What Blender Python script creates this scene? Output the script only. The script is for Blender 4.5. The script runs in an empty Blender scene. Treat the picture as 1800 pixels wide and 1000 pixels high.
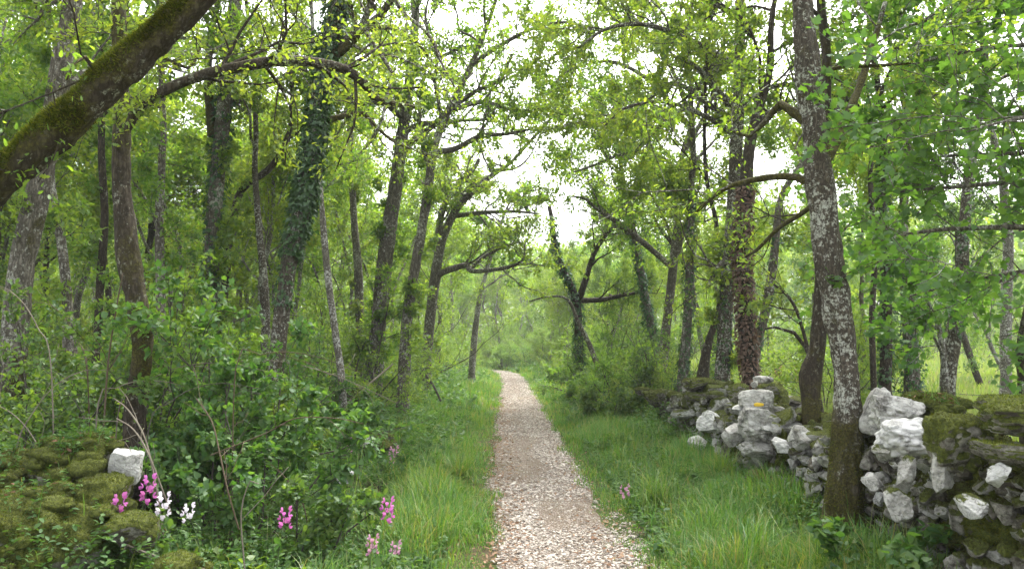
import bpy, bmesh, math, random
import numpy as np
from math import radians, sin, cos, pi

SC = bpy.context.scene
COL = SC.collection
# ------------------------------------------------------------------ camera, sky, sun, exposure
PITCH = radians(4.4)
CAMZ = 1.6
FPX = 1360.0                       # focal length in photo pixels (photo 1800 px wide)
cam_data = bpy.data.cameras.new("camera")
cam = bpy.data.objects.new("camera", cam_data)
COL.objects.link(cam)
cam.location = (0, 0, CAMZ)
cam.rotation_euler = (pi / 2 + PITCH, 0, 0)
cam_data.sensor_width = 36
cam_data.lens = 36 * FPX / 1800
cam_data.clip_start = 0.05
cam_data.clip_end = 1000
SC.camera = cam

SUN_EL, SUN_ROT = radians(58), radians(25)
world = bpy.data.worlds.new("World")
SC.world = world
world.use_nodes = True
wn = world.node_tree
for n in list(wn.nodes):
    wn.nodes.remove(n)
w_sky = wn.nodes.new("ShaderNodeTexSky")
w_sky.sky_type = 'NISHITA'
w_sky.sun_disc = False
w_sky.sun_elevation = SUN_EL
w_sky.sun_rotation = SUN_ROT
w_sky.air_density = 1.0
w_sky.dust_density = 6.0
w_sky.ozone_density = 1.0
w_hs = wn.nodes.new("ShaderNodeHueSaturation")      # thin overcast: the blue washed out of the sky
w_hs.inputs["Saturation"].default_value = 0.22
w_bg = wn.nodes.new("ShaderNodeBackground")
w_bg.inputs["Strength"].default_value = 0.15
w_out = wn.nodes.new("ShaderNodeOutputWorld")
wn.links.new(w_sky.outputs[0], w_hs.inputs["Color"])
wn.links.new(w_hs.outputs[0], w_bg.inputs["Color"])
wn.links.new(w_bg.outputs[0], w_out.inputs[0])

sun_data = bpy.data.lights.new("sun", 'SUN')
sun_data.energy = 0.9
sun_data.angle = radians(24)
sun_data.color = (1.0, 0.95, 0.86)
sun = bpy.data.objects.new("sun", sun_data)
COL.objects.link(sun)
# sky's sun direction: rotation measured clockwise from +Y seen from above
_sd = np.array([sin(SUN_ROT) * cos(SUN_EL), cos(SUN_ROT) * cos(SUN_EL), sin(SUN_EL)])
from mathutils import Vector
sun.rotation_euler = Vector((-_sd[0], -_sd[1], -_sd[2])).to_track_quat('-Z', 'Y').to_euler()
sun.location = (0, 0, 30)

SC.view_settings.view_transform = 'Standard'
SC.view_settings.look = 'None'
SC.view_settings.exposure = 2.5
SC.view_settings.gamma = 1.0
SC.render.engine = 'CYCLES'
SC.cycles.max_bounces = 14
SC.cycles.diffuse_bounces = 8
SC.cycles.transmission_bounces = 10
SC.cycles.glossy_bounces = 2

RNG = np.random.default_rng(7)


# ------------------------------------------------------------------ small maths
def at(px, py, Y):
    """point at depth Y seen at photo pixel (px, py)"""
    r = (px - 900) / FPX
    u = (500 - py) / FPX
    dy = cos(PITCH) - u * sin(PITCH)
    dz = sin(PITCH) + u * cos(PITCH)
    t = Y / dy
    return np.array([r * t, Y, CAMZ + dz * t])


def _hash(ix, iy, iz, seed):
    h = (ix.astype(np.int64) * 374761393 + iy.astype(np.int64) * 668265263 + iz.astype(np.int64) * 2147483647 + seed * 974711) & 0xFFFFFFFF
    h = ((h ^ (h >> 13)) * 1274126177) & 0xFFFFFFFF
    h = h ^ (h >> 16)
    return (h & 0xFFFF) / 65535.0


def vnoise(p, seed=0):
    p = np.asarray(p, float)
    i = np.floor(p).astype(np.int64)
    f = p - i
    f = f * f * (3 - 2 * f)
    r = 0
    for dx in (0, 1):
        for dy in (0, 1):
            for dz in (0, 1):
                w = (f[:, 0] if dx else 1 - f[:, 0]) * (f[:, 1] if dy else 1 - f[:, 1]) * (f[:, 2] if dz else 1 - f[:, 2])
                r = r + w * _hash(i[:, 0] + dx, i[:, 1] + dy, i[:, 2] + dz, seed)
    return r * 2 - 1


def fbm(p, seed=0, octv=4, gain=0.5):
    p = np.asarray(p, float)
    a, s, t = 1.0, 0, 0
    for k in range(octv):
        s = s + a * vnoise(p * (2.03 ** k), seed + k * 17)
        t += a
        a *= gain
    return s / t


def nrm(v):
    return v / (np.linalg.norm(v, axis=-1, keepdims=True) + 1e-12)


def sstep(a, b, x):
    t = np.clip((x - a) / (b - a), 0, 1)
    return t * t * (3 - 2 * t)


# ------------------------------------------------------------------ terrain
_PY = [-8, 5.5, 8, 11, 23, 33, 41, 46, 52, 60, 80]
_PX = [.45, .36, .30, .26, .20, .08, -.14, -.9, -3.4, -8.0, -22]


def path_x(y):
    return np.interp(y, _PY, _PX)


def ground(x, y):
    x = np.asarray(x, float)
    y = np.asarray(y, float)
    d = x - path_x(y)
    ad = np.abs(d)
    p = np.stack([x, y, np.zeros_like(x)], -1).reshape(-1, 3)
    n1 = fbm(p * 0.35, 3, 3).reshape(x.shape)
    n2 = fbm(p * 1.6, 5, 2).reshape(x.shape)
    off = sstep(0.7, 1.6, ad)
    h = off * (0.10 * n1 + 0.035 * n2 + 0.03)
    h = h + 0.22 * sstep(-1.3, -3.2, d)                       # bank beside the path
    h = h + 0.18 * sstep(2.9, 3.8, d) + 0.016 * np.clip(y - 6, 0, 60) * sstep(3.5, 9, d)
    h = h + 0.03 * np.clip(y - 48, 0, 40) * 0.8
    return h


# ------------------------------------------------------------------ mesh builder
class MB:
    def __init__(self):
        self.v, self.t, self.q, self.m = [], [], [], []
        self.n = 0

    def add(self, V, tris=None, quads=None, moss=None):
        V = np.asarray(V, np.float64).reshape(-1, 3)
        self.v.append(V)
        if tris is not None and len(tris):
            self.t.append(np.asarray(tris, np.int64) + self.n)
        if quads is not None and len(quads):
            self.q.append(np.asarray(quads, np.int64) + self.n)
        self.m.append(np.zeros(len(V)) if moss is None else np.asarray(moss, float))
        self.n += len(V)

    def arrays(self):
        return np.concatenate(self.v)

    def alltris(self):
        T = list(self.t)
        for q in self.q:
            T += [q[:, [0, 1, 2]], q[:, [0, 2, 3]]]
        return np.concatenate(T)

    def mesh(self, name, mat, origin=(0, 0, 0), smooth=True):
        V = np.concatenate(self.v) - np.asarray(origin, float)
        T = np.concatenate(self.t) if self.t else np.zeros((0, 3), np.int64)
        Q = np.concatenate(self.q) if self.q else np.zeros((0, 4), np.int64)
        me = bpy.data.meshes.new(name)
        me.vertices.add(len(V))
        me.vertices.foreach_set("co", V.astype(np.float32).ravel())
        nl = len(T) * 3 + len(Q) * 4
        me.loops.add(nl)
        me.loops.foreach_set("vertex_index", np.concatenate([T.ravel(), Q.ravel()]).astype(np.int32))
        me.polygons.add(len(T) + len(Q))
        ls = np.concatenate([np.arange(len(T)) * 3, len(T) * 3 + np.arange(len(Q)) * 4]).astype(np.int32)
        me.polygons.foreach_set("loop_start", ls)
        me.polygons.foreach_set("use_smooth", np.full(len(T) + len(Q), smooth))
        me.update(calc_edges=True)
        M = np.concatenate(self.m)
        if M.any():
            a = me.attributes.new("moss", 'FLOAT', 'POINT')
            a.data.foreach_set("value", M.astype(np.float32))
        me.materials.append(mat)
        return me

    def build(self, name, mat, parent=None, origin=None, smooth=True, root=None):
        o0 = np.zeros(3) if origin is None else np.asarray(origin, float)
        if root is not None:
            o0 = np.array(root.location)
        elif parent is not None and origin is None:
            o0 = np.array(parent.location)
        me = self.mesh(name, mat, o0, smooth)
        o = bpy.data.objects.new(name, me)
        COL.objects.link(o)
        if parent is not None:
            o.parent = parent
        else:
            o.location = o0
        return o


def tag(o, label=None, cat=None, group=None, kind=None):
    if label:
        o["label"] = label
    if cat:
        o["category"] = cat
    if group:
        o["group"] = group
    if kind:
        o["kind"] = kind
    return o


def thing(name, label, cat, loc, group=None):
    o = bpy.data.objects.new(name, None)
    COL.objects.link(o)
    o.location = tuple(float(a) for a in loc)
    o.empty_display_size = 0.2
    return tag(o, label, cat, group)


def copy_tree(o, loc, rz=0.0, s=1.0, label=None, group=None):
    c = o.copy()
    COL.objects.link(c)
    c.location = tuple(float(a) for a in loc)
    c.rotation_euler = (0, 0, rz)
    c.scale = (s, s, s)
    if label:
        c["label"] = label
    if group:
        c["group"] = group
    for ch in list(o.children):
        k = ch.copy()
        COL.objects.link(k)
        k.parent = c
    return c


# ------------------------------------------------------------------ materials
def newmat(name):
    m = bpy.data.materials.new(name)
    m.use_nodes = True
    nt = m.node_tree
    for n in list(nt.nodes):
        nt.nodes.remove(n)
    return m, nt


def N(nt, typ, **kw):
    n = nt.nodes.new(typ)
    for k, v in kw.items():
        if k.startswith("i_"):
            key = k[2:]
            key = int(key) if key.isdigit() else key.replace("_", " ")
            n.inputs[key].default_value = v
        else:
            setattr(n, k, v)
    return n


def ramp(nt, stops, interp='LINEAR'):
    r = nt.nodes.new("ShaderNodeValToRGB")
    r.color_ramp.interpolation = interp
    e = r.color_ramp.elements
    while len(e) < len(stops):
        e.new(0.5)
    for k, (p, c) in enumerate(stops):
        e[k].position = p
        if not hasattr(c, "__len__"):
            c = (c, c, c)
        e[k].color = (c[0], c[1], c[2], 1)
    return r


def leafmat(name, stops, tr=0.42, tboost=1.7, tshift=(1.0, 1.0, 0.5), gloss=0.03, rough=0.5, patch=None):
    """stops: colours a leaf of this plant can have (one per leaf, picked per mesh island)"""
    m, nt = newmat(name)
    L = nt.links
    geo = N(nt, "ShaderNodeNewGeometry")
    r = ramp(nt, [(i / max(1, len(stops) - 1), c) for i, c in enumerate(stops)])
    L.new(geo.outputs["Random Per Island"], r.inputs[0])
    oi = N(nt, "ShaderNodeObjectInfo")
    hs = N(nt, "ShaderNodeHueSaturation")
    mr = N(nt, "ShaderNodeMapRange", i_3=0.485, i_4=0.515)
    L.new(oi.outputs["Random"], mr.inputs[0])
    L.new(mr.outputs[0], hs.inputs["Hue"])
    L.new(r.outputs[0], hs.inputs["Color"])
    if patch:                                   # growth patches of another colour (moss, grass)
        tc = N(nt, "ShaderNodeTexCoord")
        pn = N(nt, "ShaderNodeTexNoise", i_Scale=float(patch[1]), i_Detail=4.0, i_Roughness=0.65)
        L.new(tc.outputs["Object"], pn.inputs["Vector"])
        pr = ramp(nt, [(0.42, 0.0), (0.62, 1.0)])
        L.new(pn.outputs[0], pr.inputs[0])
        pm = N(nt, "ShaderNodeMix", data_type='RGBA', blend_type='MULTIPLY')
        pm.inputs[7].default_value = (*patch[0], 1)
        L.new(pr.outputs[0], pm.inputs[0])
        L.new(r.outputs[0], pm.inputs[6])
        L.new(pm.outputs[2], hs.inputs["Color"])
    d = N(nt, "ShaderNodeBsdfDiffuse")
    t = N(nt, "ShaderNodeBsdfTranslucent")
    mul = N(nt, "ShaderNodeMix", data_type='RGBA', blend_type='MULTIPLY')
    mul.inputs[0].default_value = 1.0
    mul.inputs[7].default_value = (tboost * tshift[0], tboost * tshift[1], tboost * tshift[2], 1)
    mul.clamp_result = False
    L.new(hs.outputs[0], d.inputs[0])
    L.new(hs.outputs[0], mul.inputs[6])
    L.new(mul.outputs[2], t.inputs[0])
    mx = N(nt, "ShaderNodeMixShader")
    mx.inputs[0].default_value = tr
    L.new(d.outputs[0], mx.inputs[1])
    L.new(t.outputs[0], mx.inputs[2])
    g = N(nt, "ShaderNodeBsdfGlossy")
    g.inputs["Roughness"].default_value = rough
    g.inputs[0].default_value = (0.9, 0.95, 1, 1)
    m2 = N(nt, "ShaderNodeMixShader")
    m2.inputs[0].default_value = gloss
    L.new(mx.outputs[0], m2.inputs[1])
    L.new(g.outputs[0], m2.inputs[2])
    o = N(nt, "ShaderNodeOutputMaterial")
    L.new(m2.outputs[0], o.inputs[0])
    return m


MOSS_STOPS = [(0.0, (.018, .020, .006)), (0.5, (.056, .068, .012)), (1.0, (.125, .138, .022))]


def barkmat(name, dark, mid, lichen, amount, scale=14, moss=True, bump=0.5):
    m, nt = newmat(name)
    L = nt.links
    tc = N(nt, "ShaderNodeTexCoord")
    mp = N(nt, "ShaderNodeMapping")
    mp.inputs["Scale"].default_value = (1, 1, 0.32)
    L.new(tc.outputs["Object"], mp.inputs[0])
    nz = N(nt, "ShaderNodeTexNoise", i_Scale=scale * 2.2, i_Detail=6.0, i_Roughness=0.65)
    L.new(mp.outputs[0], nz.inputs["Vector"])
    rg = N(nt, "ShaderNodeTexNoise", i_Scale=scale * 1.9, i_Detail=5.0, i_Roughness=0.62, i_Distortion=0.25)
    L.new(mp.outputs[0], rg.inputs["Vector"])
    r1 = N(nt, "ShaderNodeMath", operation='SUBTRACT')
    r1.inputs[1].default_value = 0.5
    L.new(rg.outputs[0], r1.inputs[0])
    vo = N(nt, "ShaderNodeMath", operation='ABSOLUTE')
    L.new(r1.outputs[0], vo.inputs[0])
    crack = ramp(nt, [(0.0, 0.15), (0.13, 1.0)])
    L.new(vo.outputs[0], crack.inputs[0])
    base = N(nt, "ShaderNodeMix", data_type='RGBA')
    base.inputs[6].default_value = (*dark, 1)
    base.inputs[7].default_value = (*mid, 1)
    cm = N(nt, "ShaderNodeMath", operation='MULTIPLY')
    L.new(crack.outputs[0], cm.inputs[0])
    L.new(nz.outputs[0], cm.inputs[1])
    cm2 = N(nt, "ShaderNodeMath", operation='MULTIPLY')
    cm2.inputs[1].default_value = 1.7
    L.new(cm.outputs[0], cm2.inputs[0])
    L.new(cm2.outputs[0], base.inputs[0])
    # lichen blotches
    ln = N(nt, "ShaderNodeTexNoise", i_Scale=scale * 1.5, i_Detail=6.0, i_Roughness=0.75)
    L.new(tc.outputs["Object"], ln.inputs["Vector"])
    ln2 = N(nt, "ShaderNodeTexNoise", i_Scale=scale * 0.16, i_Detail=2.0)
    L.new(tc.outputs["Object"], ln2.inputs["Vector"])
    lsum = N(nt, "ShaderNodeMath", operation='MULTIPLY_ADD')
    lsum.inputs[1].default_value = 0.45
    L.new(ln2.outputs[0], lsum.inputs[0])
    L.new(ln.outputs[0], lsum.inputs[2])
    th = 0.915 - 0.20 * amount
    lr = ramp(nt, [(th, 0.0), (min(th + 0.05, 1), 1.0)])
    L.new(lsum.outputs[0], lr.inputs[0])
    col = N(nt, "ShaderNodeMix", data_type='RGBA')
    col.inputs[7].default_value = (*lichen, 1)
    L.new(base.outputs[2], col.inputs[6])
    lm = N(nt, "ShaderNodeMath", operation='MULTIPLY')
    L.new(lr.outputs[0], lm.inputs[0])
    ck2 = ramp(nt, [(0.0, 0.1), (0.045, 1.0)])
    L.new(vo.outputs[0], ck2.inputs[0])
    L.new(ck2.outputs[0], lm.inputs[1])
    L.new(lm.outputs[0], col.inputs[0])
    out = col
    if moss:
        a = N(nt, "ShaderNodeAttribute", attribute_name="moss")
        mn = N(nt, "ShaderNodeTexNoise", i_Scale=22.0, i_Detail=5.0, i_Roughness=0.7)
        L.new(tc.outputs["Object"], mn.inputs["Vector"])
        s = N(nt, "ShaderNodeMath", operation='MULTIPLY_ADD')
        s.inputs[1].default_value = 0.9
        L.new(mn.outputs[0], s.inputs[0])
        L.new(a.outputs["Fac"], s.inputs[2])
        mr_ = ramp(nt, [(0.74, 0.0), (1.0, 0.95)])
        L.new(s.outputs[0], mr_.inputs[0])
        mc = ramp(nt, [(0.0, (.016, .012, .006)), (0.5, (.050, .044, .012)), (1.0, (.12, .11, .02))])
        mn2 = N(nt, "ShaderNodeTexNoise", i_Scale=70.0, i_Detail=4.0, i_Roughness=0.7)
        L.new(tc.outputs["Object"], mn2.inputs["Vector"])
        mst = N(nt, "ShaderNodeMapRange", i_1=0.3, i_2=0.7)
        L.new(mn2.outputs[0], mst.inputs[0])
        L.new(mst.outputs[0], mc.inputs[0])
        c3 = N(nt, "ShaderNodeMix", data_type='RGBA')
        L.new(mr_.outputs[0], c3.inputs[0])
        L.new(col.outputs[2], c3.inputs[6])
        L.new(mc.outputs[0], c3.inputs[7])
        out = c3
    b = N(nt, "ShaderNodeBump")
    b.inputs["Strength"].default_value = bump
    b.inputs["Distance"].default_value = 0.02
    bh = N(nt, "ShaderNodeMath", operation='MULTIPLY_ADD')
    bh.inputs[1].default_value = 0.6
    L.new(crack.outputs[0], bh.inputs[0])
    L.new(nz.outputs[0], bh.inputs[2])
    L.new(bh.outputs[0], b.inputs["Height"])
    p = N(nt, "ShaderNodeBsdfPrincipled")
    p.inputs["Roughness"].default_value = 0.92
    p.inputs["Specular IOR Level"].default_value = 0.2
    L.new(out.outputs[2], p.inputs["Base Color"])
    L.new(b.outputs[0], p.inputs["Normal"])
    o = N(nt, "ShaderNodeOutputMaterial")
    L.new(p.outputs[0], o.inputs[0])
    return m


def stonemat(name, c1, c2, stain=(.05, .045, .035), stain_amt=0.5, scale=9):
    m, nt = newmat(name)
    L = nt.links
    tc = N(nt, "ShaderNodeTexCoord")
    geo = N(nt, "ShaderNodeNewGeometry")
    n1 = N(nt, "ShaderNodeTexNoise", i_Scale=float(scale), i_Detail=8.0, i_Roughness=0.68)
    L.new(tc.outputs["Object"], n1.inputs["Vector"])
    r1 = ramp(nt, [(0.3, c1), (0.68, c2)])
    L.new(n1.outputs[0], r1.inputs[0])
    var = N(nt, "ShaderNodeMapRange", i_3=0.72, i_4=1.12)
    L.new(geo.outputs["Random Per Island"], var.inputs[0])
    vm = N(nt, "ShaderNodeMix", data_type='RGBA', blend_type='MULTIPLY')
    vm.inputs[0].default_value = 1
    L.new(r1.outputs[0], vm.inputs[6])
    L.new(var.outputs[0], vm.inputs[7])
    # dark algae stain
    n2 = N(nt, "ShaderNodeTexNoise", i_Scale=scale * 0.7, i_Detail=7.0, i_Roughness=0.75)
    L.new(tc.outputs["Object"], n2.inputs["Vector"])
    t = 0.66 - 0.22 * stain_amt
    r2 = ramp(nt, [(t - 0.05, 0.0), (t + 0.10, 0.9)])
    L.new(n2.outputs[0], r2.inputs[0])
    sm = N(nt, "ShaderNodeMix", data_type='RGBA')
    sm.inputs[7].default_value = (*stain, 1)
    L.new(r2.outputs[0], sm.inputs[0])
    L.new(vm.outputs[2], sm.inputs[6])
    # cracks
    vo = N(nt, "ShaderNodeTexVoronoi", feature='DISTANCE_TO_EDGE')
    vo.inputs["Scale"].default_value = scale * 1.1
    mp = N(nt, "ShaderNodeMapping")
    mp.inputs["Scale"].default_value = (1, 1, 2.4)
    wv = N(nt, "ShaderNodeMix", data_type='VECTOR')
    wv.inputs[0].default_value = 0.15
    L.new(tc.outputs["Object"], wv.inputs[4])
    L.new(n1.outputs["Color"], wv.inputs[5])
    L.new(wv.outputs[1], mp.inputs[0])
    L.new(mp.outputs[0], vo.inputs["Vector"])
    ck = ramp(nt, [(0.0, 0.35), (0.035, 1.0)])
    L.new(vo.outputs["Distance"], ck.inputs[0])
    cm = N(nt, "ShaderNodeMix", data_type='RGBA', blend_type='MULTIPLY')
    cm.inputs[0].default_value = 0.8
    L.new(sm.outputs[2], cm.inputs[6])
    L.new(ck.outputs[0], cm.inputs[7])
    # moss
    a = N(nt, "ShaderNodeAttribute", attribute_name="moss")
    mn = N(nt, "ShaderNodeTexNoise", i_Scale=18.0, i_Detail=5.0, i_Roughness=0.7)
    L.new(tc.outputs["Object"], mn.inputs["Vector"])
    s = N(nt, "ShaderNodeMath", operation='MULTIPLY_ADD')
    s.inputs[1].default_value = 0.9
    L.new(mn.outputs[0], s.inputs[0])
    L.new(a.outputs["Fac"], s.inputs[2])
    mr_ = ramp(nt, [(0.80, 0.0), (0.95, 1.0)])
    L.new(s.outputs[0], mr_.inputs[0])
    mc = ramp(nt, MOSS_STOPS)
    mn2 = N(nt, "ShaderNodeTexNoise", i_Scale=60.0, i_Detail=4.0, i_Roughness=0.7)
    L.new(tc.outputs["Object"], mn2.inputs["Vector"])
    mst = N(nt, "ShaderNodeMapRange", i_1=0.3, i_2=0.7)
    L.new(mn2.outputs[0], mst.inputs[0])
    L.new(mst.outputs[0], mc.inputs[0])
    c3 = N(nt, "ShaderNodeMix", data_type='RGBA')
    L.new(mr_.outputs[0], c3.inputs[0])
    L.new(cm.outputs[2], c3.inputs[6])
    L.new(mc.outputs[0], c3.inputs[7])
    b = N(nt, "ShaderNodeBump")
    b.inputs["Strength"].default_value = 0.55
    b.inputs["Distance"].default_value = 0.02
    bm_ = N(nt, "ShaderNodeMath", operation='MULTIPLY_ADD')
    bm_.inputs[1].default_value = 0.5
    L.new(ck.outputs[0], bm_.inputs[0])
    L.new(n1.outputs[0], bm_.inputs[2])
    L.new(bm_.outputs[0], b.inputs["Height"])
    p = N(nt, "ShaderNodeBsdfPrincipled")
    p.inputs["Roughness"].default_value = 0.9
    p.inputs["Specular IOR Level"].default_value = 0.2
    L.new(c3.outputs[2], p.inputs["Base Color"])
    L.new(b.outputs[0], p.inputs["Normal"])
    o = N(nt, "ShaderNodeOutputMaterial")
    L.new(p.outputs[0], o.inputs[0])
    return m


def plainmat(name, c1, c2=None, rough=0.85, scale=20, bump=0.2, island=False):
    m, nt = newmat(name)
    L = nt.links
    c2 = c2 or tuple(x * 0.7 for x in c1)
    r = ramp(nt, [(0.3 if not island else 0, c1), (0.7 if not island else 1, c2)])
    p = N(nt, "ShaderNodeBsdfPrincipled")
    p.inputs["Roughness"].default_value = rough
    p.inputs["Specular IOR Level"].default_value = 0.25
    tc = N(nt, "ShaderNodeTexCoord")
    n = N(nt, "ShaderNodeTexNoise", i_Scale=float(scale), i_Detail=5.0, i_Roughness=0.65)
    L.new(tc.outputs["Object"], n.inputs["Vector"])
    if island:
        geo = N(nt, "ShaderNodeNewGeometry")
        L.new(geo.outputs["Random Per Island"], r.inputs[0])
    else:
        L.new(n.outputs[0], r.inputs[0])
    L.new(r.outputs[0], p.inputs["Base Color"])
    b = N(nt, "ShaderNodeBump")
    b.inputs["Strength"].default_value = bump
    b.inputs["Distance"].default_value = 0.01
    L.new(n.outputs[0], b.inputs["Height"])
    L.new(b.outputs[0], p.inputs["Normal"])
    o = N(nt, "ShaderNodeOutputMaterial")
    L.new(p.outputs[0], o.inputs[0])
    return m


def groundmat():
    m, nt = newmat("forest_soil")
    L = nt.links
    tc = N(nt, "ShaderNodeTexCoord")
    n1 = N(nt, "ShaderNodeTexNoise", i_Scale=0.7, i_Detail=6.0, i_Roughness=0.65)
    n2 = N(nt, "ShaderNodeTexNoise", i_Scale=24.0, i_Detail=6.0, i_Roughness=0.7)
    for n in (n1, n2):
        L.new(tc.outputs["Object"], n.inputs["Vector"])
    soil = ramp(nt, [(0.3, (.035, .026, .016)), (0.7, (.10, .075, .045))])
    green = ramp(nt, [(0.3, (.025, .045, .010)), (0.7, (.075, .12, .025))])
    L.new(n2.outputs[0], soil.inputs[0])
    L.new(n2.outputs[0], green.inputs[0])
    r = ramp(nt, [(0.36, 0.0), (0.55, 1.0)])
    L.new(n1.outputs[0], r.inputs[0])
    mx = N(nt, "ShaderNodeMix", data_type='RGBA')
    L.new(r.outputs[0], mx.inputs[0])
    L.new(soil.outputs[0], mx.inputs[6])
    L.new(green.outputs[0], mx.inputs[7])
    b = N(nt, "ShaderNodeBump")
    b.inputs["Strength"].default_value = 0.6
    b.inputs["Distance"].default_value = 0.03
    L.new(n2.outputs[0], b.inputs["Height"])
    p = N(nt, "ShaderNodeBsdfPrincipled")
    p.inputs["Roughness"].default_value = 1.0
    p.inputs["Specular IOR Level"].default_value = 0.1
    L.new(mx.outputs[2], p.inputs["Base Color"])
    L.new(b.outputs[0], p.inputs["Normal"])
    o = N(nt, "ShaderNodeOutputMaterial")
    L.new(p.outputs[0], o.inputs[0])
    return m


def pathmat():
    m, nt = newmat("path_gravel_bed")
    L = nt.links
    tc = N(nt, "ShaderNodeTexCoord")
    n1 = N(nt, "ShaderNodeTexNoise", i_Scale=1.3, i_Detail=5.0, i_Roughness=0.6)
    vo = N(nt, "ShaderNodeTexVoronoi")
    vo.inputs["Scale"].default_value = 38.0
    ve = N(nt, "ShaderNodeTexVoronoi", feature='DISTANCE_TO_EDGE')
    ve.inputs["Scale"].default_value = 38.0
    for n in (n1, vo, ve):
        L.new(tc.outputs["Object"], n.inputs["Vector"])
    sc = ramp(nt, [(0.0, (.19, .155, .12)), (0.5, (.32, .27, .22)), (1.0, (.45, .395, .335))])
    L.new(vo.outputs["Color"], sc.inputs[0])
    ed = ramp(nt, [(0.02, 0.0), (0.18, 1.0)])
    L.new(ve.outputs["Distance"], ed.inputs[0])
    mx = N(nt, "ShaderNodeMix", data_type='RGBA')
    mx.inputs[6].default_value = (.11, .075, .05, 1)
    L.new(ed.outputs[0], mx.inputs[0])
    L.new(sc.outputs[0], mx.inputs[7])
    dm = ramp(nt, [(0.42, 0.0), (0.66, 0.75)])
    L.new(n1.outputs[0], dm.inputs[0])
    m2 = N(nt, "ShaderNodeMix", data_type='RGBA')
    m2.inputs[7].default_value = (.18, .14, .105, 1)
    L.new(dm.outputs[0], m2.inputs[0])
    L.new(mx.outputs[2], m2.inputs[6])
    b = N(nt, "ShaderNodeBump")
    b.inputs["Strength"].default_value = 0.9
    b.inputs["Distance"].default_value = 0.02
    L.new(ed.outputs[0], b.inputs["Height"])
    p = N(nt, "ShaderNodeBsdfPrincipled")
    p.inputs["Roughness"].default_value = 0.95
    p.inputs["Specular IOR Level"].default_value = 0.2
    L.new(m2.outputs[2], p.inputs["Base Color"])
    L.new(b.outputs[0], p.inputs["Normal"])
    o = N(nt, "ShaderNodeOutputMaterial")
    L.new(p.outputs[0], o.inputs[0])
    return m


M = {}
M["ground"] = groundmat()
M["path"] = pathmat()
M["oak"] = leafmat("oak_leaf", [(.060, .115, .017), (.088, .152, .020), (.116, .182, .024), (.152, .206, .028)], tr=.50, tboost=2.4, tshift=(1.06, 1, .5))
M["oak_deep"] = leafmat("oak_leaf_deep", [(.040, .085, .018), (.060, .115, .022), (.085, .145, .026)], tr=.46, tboost=2.0)
M["hazel"] = leafmat("hazel_leaf", [(.064, .122, .018), (.092, .158, .022), (.124, .190, .026)], tr=.50, tboost=2.4, tshift=(1.06, 1, .5))
M["maple"] = leafmat("maple_leaf", [(.050, .125, .022), (.070, .155, .026), (.095, .185, .030)], tr=.50, tboost=2.1)
M["bush"] = leafmat("bush_leaf", [(.042, .100, .020), (.062, .128, .024), (.085, .152, .028), (.108, .172, .03)], tr=.45, tboost=1.9, gloss=.025, rough=.5)
M["ivy"] = leafmat("ivy_leaf", [(.022, .062, .015), (.036, .086, .020), (.055, .112, .025)], tr=.3, gloss=.035, rough=.45)
M["ivy_dead"] = leafmat("ivy_leaf_dead", [(.085, .045, .034), (.13, .075, .055), (.19, .12, .09), (.06, .03, .024)], tr=.2, tshift=(1, .8, .6), gloss=.02)
M["red_leaf"] = leafmat("red_leaf", [(.20, .11, .07), (.26, .17, .10)], tr=.4, tshift=(1, .8, .6))
M["grass"] = leafmat("grass_blade", [(.040, .110, .018), (.058, .155, .022), (.082, .190, .028), (.108, .215, .034), (.145, .225, .045), (.22, .21, .09)], tr=.42, tboost=1.7, patch=((1.28, 1.04, .8), .8))
M["meadow"] = leafmat("meadow_blade", [(.105, .170, .032), (.135, .205, .038), (.17, .225, .05), (.21, .215, .09)], tr=.42, tboost=1.7)
M["herb"] = leafmat("herb_leaf", [(.040, .100, .020), (.058, .125, .024), (.085, .155, .030)], tr=.42, tboost=1.9, gloss=.02)
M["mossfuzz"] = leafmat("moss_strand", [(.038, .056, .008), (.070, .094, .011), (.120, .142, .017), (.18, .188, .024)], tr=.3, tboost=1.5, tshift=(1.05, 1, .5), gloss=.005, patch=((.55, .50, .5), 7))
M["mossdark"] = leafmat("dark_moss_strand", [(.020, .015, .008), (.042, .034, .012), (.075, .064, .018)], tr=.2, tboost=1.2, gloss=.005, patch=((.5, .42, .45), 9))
M["petal"] = leafmat("pink_petal", [(.42, .08, .31), (.52, .14, .41), (.58, .25, .50)], tr=.4, tboost=1.2, tshift=(1, 1, 1), gloss=.02)
M["petal_white"] = leafmat("white_petal", [(.72, .66, .72), (.80, .76, .80)], tr=.4, tboost=1.0, tshift=(1, 1, 1), gloss=.02)
M["petal_faded"] = leafmat("faded_petal", [(.45, .22, .34), (.52, .30, .40)], tr=.4, tboost=1.0, tshift=(1, 1, 1), gloss=.02)
M["bark_lichen"] = barkmat("lichen_bark", (.030, .024, .017), (.125, .105, .080), (.40, .405, .345), 0.80, 20)
M["bark_grey"] = barkmat("grey_bark", (.035, .029, .022), (.19, .168, .135), (.36, .36, .31), 0.7, 15)
M["bark_dark"] = barkmat("dark_bark", (.018, .014, .009), (.078, .062, .043), (.22, .22, .175), 0.45, 15)
M["bark_pale"] = barkmat("pale_bark", (.045, .038, .03), (.22, .20, .165), (.46, .46, .42), 0.8, 20)
M["twig"] = plainmat("twig_bark", (.085, .075, .058), (.035, .030, .024), scale=18, bump=.3)
M["twig_pale"] = plainmat("dry_twig", (.22, .19, .145), (.12, .10, .075), scale=18, bump=.3)
M["stem"] = plainmat("green_stem", (.07, .12, .035), (.05, .08, .03), scale=30)
M["stem_red"] = plainmat("bramble_stem", (.10, .075, .045), (.07, .05, .03), scale=30)
M["lime"] = stonemat("limestone_weathered", (.24, .23, .205), (.54, .53, .495), stain_amt=.6)
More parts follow.
